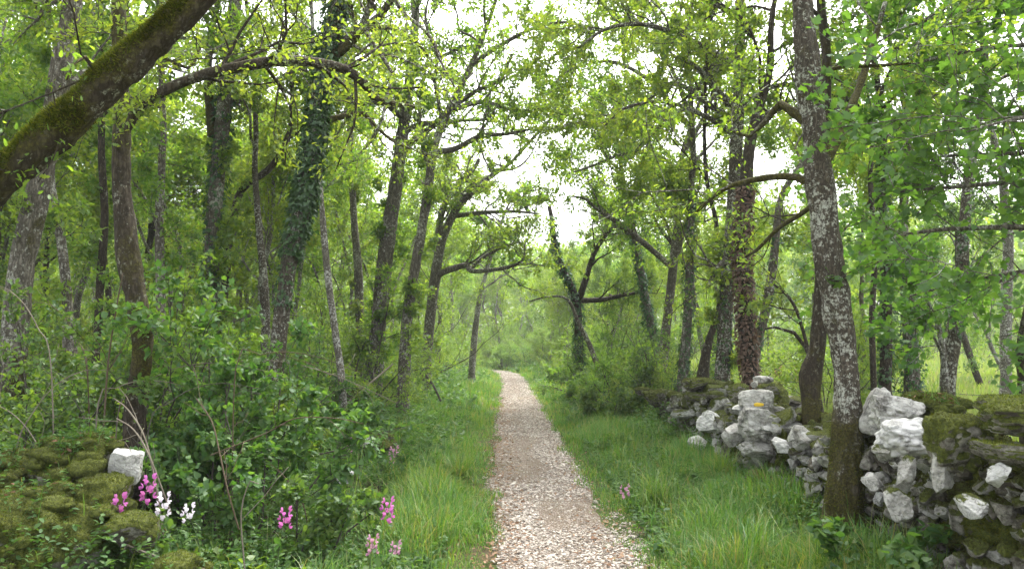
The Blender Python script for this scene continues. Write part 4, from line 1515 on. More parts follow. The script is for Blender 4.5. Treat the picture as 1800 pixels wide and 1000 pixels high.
# ------------------------------------------------------------------ dry stone walls and loose stones
def wall_section(name, label, y0, y1, xf, top, mats, seed, depth=.55, size=(.28, .15), sub=4, mossamt=.5, mossbias=-.12, fuzz=14000, cat="stone wall", cushions=0, chips=0, chip_y=None):
    """courses of rough blocks; xf(y): face position, top(y): height"""
    rng = np.random.default_rng(seed)
    yc = (y0 + y1) / 2
    base = np.array([xf(yc) + depth / 2, yc, float(ground(xf(yc) + depth / 2, yc))])
    root = thing(name, label, cat, base)
    mbs = {m: MB() for m in mats}
    fz, fd = MB(), MB()
    z = 0.0
    while z < 1.6:
        h = size[1] * rng.uniform(.65, 1.35)
        for row in (0, 1):
            y = y0 + rng.uniform(0, .1)
            while y < y1:
                L = size[0] * rng.uniform(.55, 1.5)
                ym = y + L / 2
                tp = top(ym)
                if z + h * .4 < tp:
                    hh = min(h, tp - z + .06) * rng.uniform(1.0, 1.25)
                    dp = depth * .62
                    x = xf(ym) + dp / 2 + row * depth * .5 + rng.normal(0, .025) - .04 * (rng.uniform() < .15)
                    g = float(ground(x, ym))
                    V, F = stone(rng, (dp * rng.uniform(.9, 1.15), L * 1.05, hh * 1.08), sub if row == 0 else 3, cuts=14, rough=.055, strata=.022,
                                 rot=rotm(rng.normal(0, .3), rng.normal(0, .2), rng.normal(0, .2)))
                    V = V + np.array([x, ym, g + z + hh / 2 - .03])
                    topmost = z + h * 1.3 > tp
                    ms = mossy(V, F, seed, mossamt * (1.25 if topmost else .8), mossbias + (.16 if topmost else 0) + rng.normal(0, .12))
                    m = mats[int(rng.integers(0, len(mats)))]
                    mbs[m].add(V, F, None, ms)
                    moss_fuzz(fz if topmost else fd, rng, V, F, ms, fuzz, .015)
                y += L
        z += h * .92
    cu = MB()
    for k in range(cushions):
        ym = rng.uniform(y0, y1)
        tp = top(ym)
        zz = rng.uniform(.05, 1.0) ** .8 * tp
        x = xf(ym) + .03 + (rng.uniform(0, depth) if zz > tp * .9 else 0)
        V0, F = ICO[3]
        sc = np.array([rng.uniform(.03, .07), rng.uniform(.06, .15), rng.uniform(.03, .09)])
        V = V0 * (1 + .75 * fbm(V0 * 2.2 + rng.uniform(0, 50, 3), 3, 4))[:, None] * sc + np.array([x, ym, float(ground(x, ym)) + zz])
        ms = np.ones(len(V))
        cu.add(V, F, None, ms)
        moss_fuzz(fd if rng.uniform() < .6 else fz, rng, V, F, ms, fuzz, .016)
    if cu.n:
        cu.build("moss_cushions", M["lime_dark"], root)
    for k in range(chips):                              # small stones wedged between the blocks
        ym = rng.uniform(y0, y1) if chip_y is None else rng.uniform(*chip_y)
        tp = top(ym)
        zz = rng.uniform(.12, .95) * tp
        sz = rng.uniform(.05, .16)
        V, F = stone(rng, (sz * 1.2, sz * rng.uniform(.8, 1.5), sz * rng.uniform(.6, 1.1)), 4, 14, 5, .07, .015, rotm(rng.uniform(0, 3), rng.normal(0, .4), rng.normal(0, .4)))
        V = V + np.array([xf(ym) + rng.normal(0, .02), ym, float(ground(xf(ym), ym)) + zz])
        ms = mossy(V, F, seed + 1, .5, (-.22 if ym > 4.5 else .02) + rng.normal(0, .12))
        m = mats[int(rng.integers(0, len(mats)))]
        if rng.uniform() < (.4 if ym > 4.5 else .12):
            m = "lime" if rng.uniform() < .7 else "lime_white"
        mbs.setdefault(m, MB()).add(V, F, None, ms)
        moss_fuzz(fd, rng, V, F, ms, fuzz, .013)
    for m, mb in mbs.items():
        if mb.n:
            mb.build("stonework", M[m], root, smooth=False)
    # dark earth core seen through the joints
    V, F = ICO[3]
    Vb = V / (np.sum(np.abs(V) ** 6, 1, keepdims=True) ** (1 / 6))
    zt = min(top(y0 + (y1 - y0) * t) for t in np.linspace(.1, .9, 9))
    core = Vb * np.array([depth * .30, (y1 - y0) * .47, max(.1, zt * .42)]) + np.array([base[0] + .05, yc, base[2] + zt * .40])
    cb = MB()
    xoff = np.array([xf(v) for v in core[:, 1]]) - xf(yc)
    core[:, 0] += xoff
    cb.add(core, F)
    cb.build("earth_core", M["earth"], root)
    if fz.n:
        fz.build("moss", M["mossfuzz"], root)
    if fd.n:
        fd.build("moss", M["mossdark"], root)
    return root


STONE_N = [0]
MOUNDS = []          # mossy humps that herbs and grass also grow on


def loose(name, label, px, py, Y, size, mat="lime", moss=.4, bias=-.1, seed=None, rz=0, tilt=(0, 0), cuts=15, cat="stone", fuzz=14000, sub=5, group=None, boxy=5.0, strata=.022, rough=.055):
    size = tuple(v * (1.0 if boxy < 3.3 else 1.18) for v in size)
    STONE_N[0] += 1
    rng = np.random.default_rng(900 + (seed if seed is not None else STONE_N[0]))
    if bias > .1:
        rough, strata = rough * 2.2, 0
    c = at(px, py, Y)
    V, F = stone(rng, size, sub, cuts, boxy, rough, strata, rotm(rz, *tilt))
    V = V + c
    ms = mossy(V, F, 40 + STONE_N[0], moss, bias)
    mb = MB()
    mb.add(V, F, None, ms)
    root = thing(name, label, cat, (c[0], c[1], V[:, 2].min()), group)
    mb.build("rock", M[mat], root, smooth=(boxy < 3.3 or bias > .1))
    fz = MB()
    if bias > .3 and Y < 6 and min(size[:2]) > .36:
        MOUNDS.append((V, F))
        nn = vnormals(V, F)
        up_ = np.where(nn[:, 2] > .1)[0]
        cu = MB()
        for k in range(34):                              # raised moss cushions
            c0 = V[rng.choice(up_)]
            V0, F0 = ICO[3]
            r_ = rng.uniform(.025, .085)
            W = V0 * (1 + .5 * fbm(V0 * 2 + rng.uniform(0, 50, 3), 3, 3))[:, None] * r_ * np.array([1.2, 1.2, .62]) + c0
            cu.add(W, F0, None, np.ones(len(W)))
            moss_fuzz(fz, rng, W, F0, np.clip(.9 * vnormals(W, F0)[:, 2] + .5, 0, 1), 42000, .012)
        cu.build("moss_cushions", M["lime_dark"], root)
    moss_fuzz(fz, rng, V, F, ms, fuzz, .014)
    if fz.n:
        fz.build("moss", M["mossfuzz"], root)
    return root


def walls():
    xr = lambda y: 2.62 + .05 * math.sin(y * 1.3)
    t1 = lambda y: np.interp(y, [2.8, 3.6, 4.3, 4.7, 5.2, 5.7, 6.2], [1.12, 1.10, 1.0, .92, .95, .98, .92])
    wall_section("dry_stone_wall", "near dry stone wall of limestone dark with moss at the right edge", 2.9, 6.1, xr, t1, ["lime_dark", "lime", "lime_dark"], 61, depth=.62, size=(.21, .115), mossamt=.62, mossbias=-.02, fuzz=30000, cushions=120, chips=300)
    t2 = lambda y: np.interp(y, [6.1, 6.6, 7.2, 7.8, 8.4, 8.9, 9.4], [.86, .70, .74, .88, 1.05, .84, .62])
    wall_section("dry_stone_wall", "crumbling pale stretch of dry stone wall under the cairn", 6.15, 9.5, lambda y: 2.55 - .03 * (y - 7), t2, ["lime", "lime", "lime_dark"], 62, depth=.6, size=(.27, .13), mossamt=.40, mossbias=-.16, fuzz=12000, cushions=40, chips=150)
    t3 = lambda y: np.interp(y, [9.5, 10.2, 10.9, 11.6, 12.3, 13.2], [.55, .72, .92, 1.05, .82, .5])
    wall_section("dry_stone_wall", "moss capped heap of wall stones farther along, left of the cairn", 9.6, 13.0, lambda y: 2.58 + .02 * (y - 9), t3, ["lime_dark", "lime"], 63, depth=.6, size=(.32, .16), sub=3, mossamt=.55, mossbias=-.02, fuzz=7000, cushions=40, chips=60)
    t4 = lambda y: np.interp(y, [13.2, 15, 17, 20, 24], [.55, .62, .5, .5, .35])
    wall_section("dry_stone_wall", "low overgrown remains of the wall nearest the forked oak", 13.2, 23, lambda y: 2.75 + .03 * (y - 13), t4, ["lime_dark"], 64, depth=.6, size=(.36, .17), sub=3, mossamt=.6, mossbias=.02, fuzz=3000)
    # stones that stand out on the near wall
    loose("limestone_boulder", "bright white boulder lying across the wall top", 1606, 764, 4.75, (.46, .34, .19), "lime_white", .1, -.5, 1, -.15, (.05, -.12), cat="boulder", strata=.006, rough=.13, boxy=3.2, cuts=9)
    loose("limestone_boulder", "pale grey upright boulder behind the bright white one", 1580, 730, 5.35, (.26, .34, .22), "lime", .15, -.35, 2, .5, (.1, -.1), cat="boulder", strata=.018, rough=.10)
    loose("limestone_block", "cracked grey block at the wall top next to the lichen oak", 1546, 722, 5.75, (.26, .3, .30), "lime", .2, -.3, 3, .2, (0, .1), cuts=12)
    loose("mossy_boulder", "rounded boulder under green moss behind the white boulder", 1640, 728, 5.6, (.4, .4, .24), "lime_dark", .9, .35, 4, .4, cat="boulder", fuzz=26000, boxy=2.6, cuts=3)
    loose("capstone", "long mossy capstone at the right end of the wall", 1800, 728, 3.95, (.42, .44, .13), "lime_dark", .95, .22, 5, .1, (0, -.08), fuzz=30000, cuts=6)
    loose("capstone", "smaller moss topped slab under the long capstone", 1790, 800, 3.75, (.34, .32, .09), "lime_dark", .85, .12, 6, .2, (0, .05), fuzz=30000, cuts=6)
    loose("wall_block", "moss cushioned block between white boulder and long capstone", 1683, 780, 4.25, (.30, .34, .30), "lime_dark", .95, .3, 7, .1, (0, .1), fuzz=30000, boxy=3, cuts=4)
    loose("wall_block", "small white tilted stone below the moss topped slab", 1752, 832, 3.72, (0.089, 0.111, 0.096), "lime_white", .35, -.3, 8, .6, (.4, .3))
    loose("wall_block", "white jagged stone low in the near wall", 1703, 888, 3.92, (0.089, 0.163, 0.089), "lime_white", .45, -.2, 9, .2, (.2, .1), cuts=14)
    loose("wall_block", "pale upright stone under the moss cushioned block", 1658, 830, 4.25, (.14, .14, .20), "lime", .5, -.18, 10, .5, (.2, 0), cuts=13)
    loose("wall_block", "grey pillar stone below the bright white boulder", 1592, 830, 4.62, (0.118, 0.133, 0.178), "lime", .45, -.22, 11, .2, (.1, .15), cuts=12)
    loose("wall_block", "grey stone at the foot of the pillar stone", 1585, 888, 4.55, (0.133, 0.148, 0.163), "lime", .5, -.2, 12, .7, (0, .1), cuts=12)
    loose("wall_block", "pale ledge stone left of the bright white boulder", 1553, 790, 5.05, (0.163, 0.192, 0.104), "lime", .45, -.22, 13, .2, (.1, .1), cuts=12)
    loose("wall_block", "pale ledge stone jutting beside the lichen oak's trunk", 1532, 845, 5.0, (0.118, 0.148, 0.089), "lime", .2, -.3, 14, .3, (.1, .2), cuts=12)
    # cairn part
    loose("cairn_stone", "flat grey top stone of the cairn", 1341, 667, 7.9, (.17, .22, .075), "lime", .05, -.5, 20, .2, (0, .08), boxy=2.6, cuts=4)
    loose("cairn_stone", "little pale stone tucked under the cairn's top stone", 1326, 675, 7.75, (.09, .1, .06), "lime", .05, -.5, 21, .5)
    y_stone = loose("cairn_stone", "squared grey cairn stone with the yellow paint mark", 1330, 703, 7.75, (.26, .22, .17), "lime", .35, -.35, 22, .15, (0, -.05), cuts=5, boxy=5)
    loose("cairn_stone", "pale wedge stone left of the yellow marked stone", 1302, 717, 7.85, (.14, .2, .07), "lime_white", .1, -.4, 23, .1)
    loose("cairn_stone", "large pale cracked stone under the yellow marked stone", 1325, 745, 7.65, (.42, .30, .26), "lime", .08, -.45, 24, .2, (.05, .05), cuts=14, rough=.10)
    loose("cairn_stone", "pale flat stone jutting right below the yellow mark", 1366, 751, 7.55, (.28, .22, .09), "lime_white", .05, -.5, 25, .1, (0, .15))
    loose("cairn_stone", "broad grey base stone at the bottom of the cairn", 1332, 790, 7.6, (.40, .3, .16), "lime", .35, -.3, 26, .1, (.05, 0))
    loose("cairn_stone", "mossy flat slab lying in the grass under the cairn", 1336, 840, 7.3, (.36, .3, .10), "lime_dark", .8, .12, 27, .2, (.1, .05), fuzz=14000)
    loose("cairn_stone", "speckled grey stone left of the large cracked stone", 1292, 765, 7.9, (.22, .24, .20), "lime", .1, -.35, 28, .5, cuts=13)
    loose("mossy_boulder", "moss capped stone right of the cairn's top", 1362, 690, 8.2, (.30, .34, .20), "lime_dark", .85, .2, 29, .2, cat="boulder", boxy=3, cuts=5)
    loose("mossy_boulder", "moss capped stone left of the cairn's top", 1302, 692, 8.3, (.20, .3, .20), "lime_dark", .9, .22, 30, .3, cat="boulder", boxy=3, cuts=4)
    loose("mossy_boulder", "small round mossy stone low right of the cairn", 1392, 740, 7.7, (.18, .2, .13), "lime_dark", .95, .3, 31, .1, cat="boulder", boxy=2.6, cuts=3)
    loose("mossy_boulder", "round mossy stone between cairn top and small mossy stone", 1378, 720, 7.9, (.14, .2, .12), "lime_dark", .95, .3, 32, .1, cat="boulder", boxy=2.6, cuts=3)
    loose("wall_block", "grey rounded stone between the cairn and the lichen oak", 1408, 765, 7.0, (.22, .22, .18), "lime", .35, -.3, 33, .3, boxy=3)
    loose("wall_block", "pale triangular stone below the rounded grey stone", 1380, 785, 7.1, (.18, .2, .12), "lime_white", .1, -.4, 34, .6, (.2, .2), cuts=14)
    loose("wall_block", "white block in the gap left of the cairn", 1250, 744, 9.6, (.26, .4, .26), "lime_white", .15, -.35, 35, .2, (.05, .1), cuts=13, rough=.07)
    loose("wall_block", "small white stone at the foot of the white block", 1226, 778, 9.9, (.2, .25, .14), "lime_white", .2, -.35, 36, .2)
    loose("wall_block", "white ledge stone on the moss capped heap's left shoulder", 1200, 728, 11.3, (.28, .4, .12), "lime_white", .45, -.2, 37, .3)
    loose("mossy_boulder", "big moss capped stone crowning the far heap", 1222, 676, 11.3, (.56, .5, .2), "lime_dark", .85, .2, 38, .3, cat="boulder", boxy=3.2, cuts=5)
    loose("mossy_boulder", "thick mossy stone under the far heap's crown", 1232, 700, 11.1, (.4, .4, .16), "lime_dark", .8, .15, 39, .2, cat="boulder", boxy=3.2, cuts=5)
    loose("mossy_boulder", "mossy stone slumped left of the far heap", 1150, 700, 14.2, (.42, .4, .3), "lime_dark", .9, .28, 40, .2, cat="boulder", boxy=2.8, cuts=4)
    loose("mossy_boulder", "small mossy stone highest at the overgrown wall's end", 1130, 687, 15.2, (.28, .3, .16), "lime_dark", .9, .28, 41, .5, cat="boulder", boxy=2.8, cuts=4)
    # yellow hiking mark painted on the squared stone, a thin patch of paint just proud of its face
    c = at(1334, 711, 7.62)
    bm_ = MB()
    V, F = ICO[2]
    pv = V / (np.sum(np.abs(V) ** 6, 1, keepdims=True) ** (1 / 6))
    pv = pv * np.array([.047, .006, .017]) + fbm(V * 3, 2, 2)[:, None] * .004
    bm_.add(pv + c, F)
    bm_.build("paint_mark", M["yellow"], y_stone)
    # left bank: ruined wall sunk in moss
    xl = lambda y: -3.0 - .0 * y
    tl = lambda y: np.interp(y, [3.7, 4.4, 5.0, 5.5, 6.1], [.36, .46, .52, .52, .25])
    wall_section("ruined_wall", "collapsed wall under thick yellow green moss on the left bank", 3.7, 6.0, lambda y: -3.3, tl, ["lime_dark"], 65, depth=.62, size=(.36, .2), mossamt=.9, mossbias=.3, fuzz=30000)
    loose("limestone_block", "white squared stone set in the moss by the dark oak's foot", 219, 822, 4.95, (.15, .18, .17), "lime_white", .05, -.5, 50, .25, (.05, .14), cuts=3, boxy=10, rough=.04)
    loose("mossy_boulder", "dark mossy hump beside the white squared stone", 136, 818, 5.05, (.44, .5, .34), "lime_dark", .9, .32, 51, .2, cat="boulder", boxy=2.6, cuts=3, fuzz=30000)
    loose("mossy_boulder", "broad yellow green moss cushion low in the left corner", 62, 962, 4.6, (.88, .95, .70), "lime_dark", .95, .45, 52, .2, cat="boulder", boxy=2.3, cuts=2, fuzz=34000)
    loose("mossy_boulder", "flat mossy stone at the bottom edge below the white pea flowers", 322, 1005, 4.3, (.32, .34, .2), "lime_dark", .95, .4, 53, .2, cat="boulder", boxy=2.4, cuts=2, fuzz=30000)
    loose("mossy_boulder", "small hump of moss between the white squared stone and the corner cushion", 185, 880, 4.75, (.36, .4, .3), "lime_dark", .95, .4, 60, .5, cat="boulder", boxy=2.3, cuts=2, fuzz=30000)
    loose("mossy_boulder", "mossy stone tucked under the magenta pea flowers", 232, 935, 4.5, (.3, .3, .22), "lime_dark", .95, .35, 61, .1, cat="boulder", boxy=2.4, cuts=3, fuzz=30000)
    loose("mossy_boulder", "moss hump at the left edge behind the corner cushion", 20, 850, 5.2, (.5, .6, .36), "lime_dark", .95, .4, 62, .8, cat="boulder", boxy=2.3, cuts=2, fuzz=26000)
    loose("mossy_boulder", "mossy stone low in the herbs behind the big bush", 612, 694, 12.8, (.55, .5, .3), "lime_dark", .95, .35, 54, .2, cat="boulder", boxy=2.5, cuts=3)
    loose("mossy_boulder", "golden mossy stone among herbs beside the pale verge stones", 668, 776, 9.6, (.42, .4, .22), "lime_dark", .95, .35, 55, .2, cat="boulder", boxy=2.5, cuts=3)
    loose("verge_stone", "pale stone showing through the herbs right of the big bush", 640, 776, 9.4, (.18, .18, .13), "lime_white", .1, -.3, 56, .2)
    loose("verge_stone", "pale stone peeping out under the pale verge stone", 608, 835, 7.6, (.2, .2, .13), "lime_white", .2, -.25, 57, .5)


walls()


# ------------------------------------------------------------------ ground vegetation
def blades(mb, rng, x, y, h, w, lean=.35, seg=3, z=None):
    n = len(x)
    z = ground(x, y) - .01 if z is None else z
    a = rng.uniform(0, 2 * pi, n)
    d = np.stack([np.cos(a), np.sin(a), np.zeros(n)], -1)
    s = np.stack([-np.sin(a), np.cos(a), np.zeros(n)], -1)
    b = np.abs(rng.normal(0, lean, n)) + .08
    P = np.stack([x, y, z], -1)
    rows = []
    for k in range(seg):
        t = k / seg
        c = P + d * (h * b * t * t * 1.4)[:, None] + np.array([0, 0, 1.0]) * (h * t * (1 - .28 * b * t))[:, None]
        ww = (w * (1 - .55 * t))[:, None] * .5
        rows += [c - s * ww, c + s * ww]
    rows.append(P + d * (h * b * 1.4)[:, None] + np.array([0, 0, 1.0]) * (h * (1 - .45 * b))[:, None])
    V = np.stack(rows, 1)
    k = 2 * seg + 1
    base = (np.arange(n) * k)[:, None]
    q = []
    for j in range(seg - 1):
        q.append(base + np.array([[2 * j, 2 * j + 1, 2 * j + 3, 2 * j + 2]]))
    t = base + np.array([[2 * seg - 2, 2 * seg - 1, 2 * seg]])
    mb.add(V.reshape(-1, 3), t, np.concatenate(q) if q else None)


def herbs(mb, rng, x, y, h, nl, size, kind='oval', z=None):
    """small leafy plants"""
    n = len(x)
    z = ground(x, y) if z is None else z
    lean = rng.normal(0, .18, (n, 2))
    idx = np.repeat(np.arange(n), nl)
    t = rng.uniform(.15, 1, len(idx))
    a = rng.uniform(0, 2 * pi, len(idx))
    P = np.stack([x[idx] + lean[idx, 0] * h[idx] * t, y[idx] + lean[idx, 1] * h[idx] * t, z[idx] + h[idx] * t * .95], -1)
    D = np.stack([np.cos(a), np.sin(a), rng.normal(.25, .35, len(idx))], -1)
    Nn = rng.normal(0, .35, (len(idx), 3)) + np.array([0, 0, 1.0])
    leaves(mb, kind, P, D, Nn, size[idx] * rng.uniform(.6, 1.2, len(idx)))


def vegetation():
    rng = np.random.default_rng(314)
    # --- verge grass
    mb = MB()

    def scatter(n, x0, x1, y0, y1, p=1.0):
        y = y0 + (y1 - y0) * rng.uniform(0, 1, n) ** p
        x = rng.uniform(x0, x1, n)
        return x, y
    for (n, x0, x1, y0, y1, hh, ww, seg) in ((62000, -2.2, 2.9, 4.0, 8.5, .215, .0075, 4), (56000, -2.3, 3.0, 8.5, 16, .25, .0105, 3), (42000, -2.6, 3.2, 16, 34, .26, .014, 3), (20000, -4, 3.4, 34, 52, .30, .024, 2)):
        x, y = scatter(n, x0, x1, y0, y1)
        d = x - path_x(y)
        ad = np.abs(d)
        edge = .50 + .10 * vnoise(np.stack([np.sign(d) * 5, y * 1.1, y * 0], -1), 4) + .07 * vnoise(np.stack([np.sign(d) * 5, y * 4.1, y * 0], -1), 14) + .10 * (d > 0) * (y < 7.5)
        cl = fbm(np.stack([x * 1.3, y * 1.0, y * 0], -1), 12, 3)
        keep = (ad > edge) & (rng.uniform(0, 1, n) < np.clip(.75 + cl * .9, .12, 1)) & (rng.uniform(0, 1, n) < np.clip((ad - edge) * 6 + .25, 0, 1))
        keep &= rng.uniform(0, 1, n) < np.where(y < 12, .06 + .94 * sstep(-1.75, -1.1, d), 1)
        x, y, ad, cl, edge = x[keep], y[keep], ad[keep], cl[keep], edge[keep]
        h = hh * (.35 + .75 * sstep(0, .8, ad - edge)) * (1 + 1.15 * cl) * rng.uniform(.6, 1.35, len(x))
        blades(mb, rng, x, y, np.maximum(h, .04), ww * rng.uniform(.6, 1.4, len(x)), .40, seg)
    for V, F in MOUNDS:
        nn = vnormals(V, F)
        i = rng.choice(np.where(nn[:, 2] > .2)[0], 60)
        P = V[i]
        blades(mb, rng, P[:, 0], P[:, 1], rng.uniform(.05, .18, len(P)), rng.uniform(.003, .006, len(P)), .5, 4, z=P[:, 2] - .01)
    for (n, x0, x1, y0, y1) in ((700, -2.2, -.5, 4.2, 12), (800, 1.1, 2.6, 4.4, 12)):      # tall seeding stalks and dry blades
        x, y = scatter(n, x0, x1, y0, y1)
        blades(mb, rng, x, y, rng.uniform(.3, .62, n), rng.uniform(.003, .006, n), .35, 4)
    # sparse tufts creeping into the path
    x, y = scatter(2600, -.2, 1.05, 4.2, 9)
    d = x - path_x(y)
    keep = (d > .38) & (fbm(np.stack([x * 2, y * 2, y * 0], -1), 90, 2) > .12)
    blades(mb, rng, x[keep], y[keep], rng.uniform(.03, .08, keep.sum()), np.full(keep.sum(), .005), .6, 3)
    tag(mb.build("grass", M["grass"]), "fresh green grass along both verges of the path", "grass", kind="stuff")
    # --- meadow beyond the wall
    mb = MB()
    for (n, x0, x1, y0, y1, hh, ww) in ((40000, 3.2, 12, 5, 18, .28, .012), (40000, 3.4, 26, 18, 40, .32, .03), (24000, 4, 50, 40, 75, .40, .07)):
        x, y = scatter(n, x0, x1, y0, y1)
        px = 900 + FPX * x / y
        k = px < 1900
        x, y = x[k], y[k]
        cl = fbm(np.stack([x * .5, y * .5, y * 0], -1), 13, 3)
        blades(mb, rng, x, y, hh * (1 + .8 * cl) * rng.uniform(.5, 1.3, len(x)), ww * rng.uniform(.6, 1.4, len(x)), .4, 2)
    tag(mb.build("meadow_grass", M["meadow"]), "pale bright meadow grass beyond the stone wall", "grass", kind="stuff")
    # --- herb layer under the trees and along the verges
    mb = MB()
    for (n, x0, x1, y0, y1, hm, sm, nl) in ((5200, -4.2, -.5, 4.0, 9, .24, .040, 12), (2300, 1.0, 2.7, 4.6, 11, .20, .038, 11), (3800, -7, -.75, 9, 17, .34, .075, 11), (1200, 1.1, 3.2, 11, 22, .38, .075, 12),
                                           (4200, -14, -.9, 17, 34, .45, .12, 10), (1500, .9, 4.5, 22, 46, .45, .12, 11), (2600, -9, 6, 42, 60, .6, .18, 10)):
        x, y = scatter(n, x0, x1, y0, y1)
        d = np.abs(x - path_x(y))
        cl = fbm(np.stack([x * .9, y * .7, y * 0], -1), 15, 3)
        keep = (d > .78) & (rng.uniform(0, 1, n) < np.clip(.6 + cl * 1.2 + .3 * (d > 2), .05, 1))
        x, y, d, cl = x[keep], y[keep], d[keep], cl[keep]
        h = hm * (.4 + .8 * sstep(.8, 2.2, d)) * (1 + .6 * cl) * rng.uniform(.5, 1.4, len(x))
        herbs(mb, rng, x, y, h, nl, np.full(len(x), sm))
    for V, F in MOUNDS:                                  # seedlings and herbs rooted in the moss
        nn = vnormals(V, F)
        up_ = np.where(nn[:, 2] > .35)[0]
        i = rng.choice(up_, 110)
        P = V[i]
        cl = fbm(P * 3.0, 19, 2) > -.15
        P = P[cl]
        herbs(mb, rng, P[:, 0], P[:, 1], rng.uniform(.03, .18, len(P)), 8, np.full(len(P), .030), z=P[:, 2])
    for (n, x0, x1, y0, y1, sz) in ((420, -1.7, -.55, 4.3, 10, .075), (520, 1.05, 2.6, 4.5, 11, .07)):     # dock and plantain among the grass
        x, y = scatter(n, x0, x1, y0, y1)
        k = fbm(np.stack([x * 1.5, y * 1.2, y * 0], -1), 41, 2) > -.05
        x, y = x[k], y[k]
        herbs(mb, rng, x, y, rng.uniform(.04, .22, len(x)), 7, np.full(len(x), sz))
    x, y = scatter(2600, -3.9, -1.1, 3.7, 5.4)
    herbs(mb, rng, x, y, rng.uniform(.05, .3, len(x)), 8, np.full(len(x), .042))
    tag(mb.build("ground_cover", M["herb"]), "leafy herbs covering the bank and forest floor", "ground cover", kind="stuff")


    # dead leaves caught in the moss of the bank
    mb = MB()
    for V, F in MOUNDS:
        nn = vnormals(V, F)
        i = rng.choice(np.where(nn[:, 2] > .3)[0], 40)
        a = rng.uniform(0, 2 * pi, 40)
        leaves(mb, 'oak', V[i] + [0, 0, .03], np.stack([np.cos(a), np.sin(a), rng.normal(0, .2, 40)], -1), rng.normal(0, .35, (40, 3)) + [0, 0, 1], rng.uniform(.025, .06, 40))
    x, y = scatter(900, -3.6, -1.2, 3.8, 5.2)
    a = rng.uniform(0, 2 * pi, 900)
    leaves(mb, 'oak', np.stack([x, y, ground(x, y) + .02], -1), np.stack([np.cos(a), np.sin(a), rng.normal(0, .2, 900)], -1), rng.normal(0, .35, (900, 3)) + [0, 0, 1], rng.uniform(.025, .06, 900))
    tag(mb.build("leaf_litter", M["litter"]), "brown dead leaves caught in the moss of the left bank", "dead leaves", kind="stuff")
    for lab, px, py, Y, n, h in (("bright arching grass tuft on the left verge close to the gravel edge", 808, 850, 9.0, 420, .42), ("long bladed grass tuft at the wall foot near the lichen oak", 1395, 930, 6.6, 320, .42),
                                 ("rank grass tuft below the cairn stones", 1270, 860, 8.4, 340, .45), ("wiry grass tuft on the bank by the lone magenta flower", 560, 960, 4.9, 220, .34), ("seeding grass tuft on the right verge by the faded bloom", 1150, 850, 7.6, 260, .4)):
        c = at(px, py, Y)
        g = float(ground(c[0], c[1]))
        r = np.abs(rng.normal(0, .07, n))
        a = rng.uniform(0, 2 * pi, n)
        tm = MB()
        blades(tm, rng, c[0] + r * np.cos(a), c[1] + r * np.sin(a), h * rng.uniform(.5, 1.2, n), rng.uniform(.004, .009, n), .6, 4)
        tag(tm.build("grass_tuft", M["grass"], None, (c[0], c[1], g)), lab, "grass tuft")


vegetation()


# ------------------------------------------------------------------ single plants that stand out
def stem_bush(name, label, loc, stems, H, kind, size, per, mat, seed, spread=.9, cat="bush", stem_mat="twig", kids=(7, 5), tiltx=0.0, low=.5, flat=.45, ratio=.42, trop=.02):
    rng = np.random.default_rng(seed)
    loc = np.array([loc[0], loc[1], float(ground(loc[0], loc[1]))])
    root = thing(name, label, cat, loc)
    mb, tips = MB(), []
    for j in range(stems):
        a = rng.uniform(0, 6.28)
        e = rng.uniform(low, 1.4)
        segs = []
        st = loc + np.array([cos(a) * .15 * spread, sin(a) * .15 * spread, -.05])
        grow(rng, st, np.array([cos(a) * cos(e) * spread + tiltx, sin(a) * cos(e) * spread, sin(e)]), H * rng.uniform(.55, 1.0), .012, 1, 3, segs, tips, kids, .13, trop, .22, ratio)
        segs_to_mesh(mb, segs, seed, .0022)
    mb.build("stems", M[stem_mat], root)
    cm = MB()
    spray(cm, rng, [t[0] for t in tips], [t[1] for t in tips], per, kind, size, .03, flat, .2)
    cm.build("foliage", M[mat], root)
    return root


def pea(name, label, px, py, Y, n, scale, mat, seed, group="wild pea flowers"):
    """everlasting pea: wiry stem, a raceme of blossoms, a pair of narrow leaves"""
    rng = np.random.default_rng(seed)
    head = at(px, py, Y)
    g = float(ground(head[0] + .05, head[1]))
    base = np.array([head[0] + rng.normal(0, .06), head[1] + rng.normal(0, .04), g])
    root = thing(name, label, "flower", base, group)
    mid = (base + head) / 2 + np.array([rng.normal(0, .05), rng.normal(0, .03), .03])
    P, R = resample([base, mid, head + np.array([0, 0, -.01])], [.0035, .003, .0015], .03)
    mb = MB()
    tube(mb, P, R, 5)
    mb.build("stem", M["stem"], root)
    lm = MB()
    lp = P[[len(P) // 3, len(P) // 2, int(len(P) * .7)]].repeat(2, 0)
    ld = rng.normal(0, 1, (6, 3)) + [0, 0, .5]
    leaves(lm, 'oval', lp, ld, rng.normal(0, .3, (6, 3)) + [0, 0, 1], rng.uniform(.05, .09, 6))
    lm.build("leaves", M["stem"] if False else M["herb"], root)
    for k in range(n):
        t = k / max(1, n - 1)
        a = k * 2.4
        off = np.array([cos(a) * .022, sin(a) * .022, -.085 * t * (n / 8) + .03]) * scale
        c = head + off
        out = np.array([cos(a), sin(a) - .5, .1])
        bm_ = MB()
        s = .022 * scale * rng.uniform(.85, 1.15)
        leaves(bm_, 'petal', np.array([c, c, c, c]), np.array([out * .3 + [0, 0, 1], out + [.5, 0, -.3], out + [-.5, 0, -.3], out + [0, 0, -.1]]),
               np.array([out, [-.6, -.3, .6], [.6, -.3, .6], [0, 0, 1.0]]), np.array([s * 1.25, s, s, s * .8]))
        bm_.build("blossom", M[mat], root)
    return root


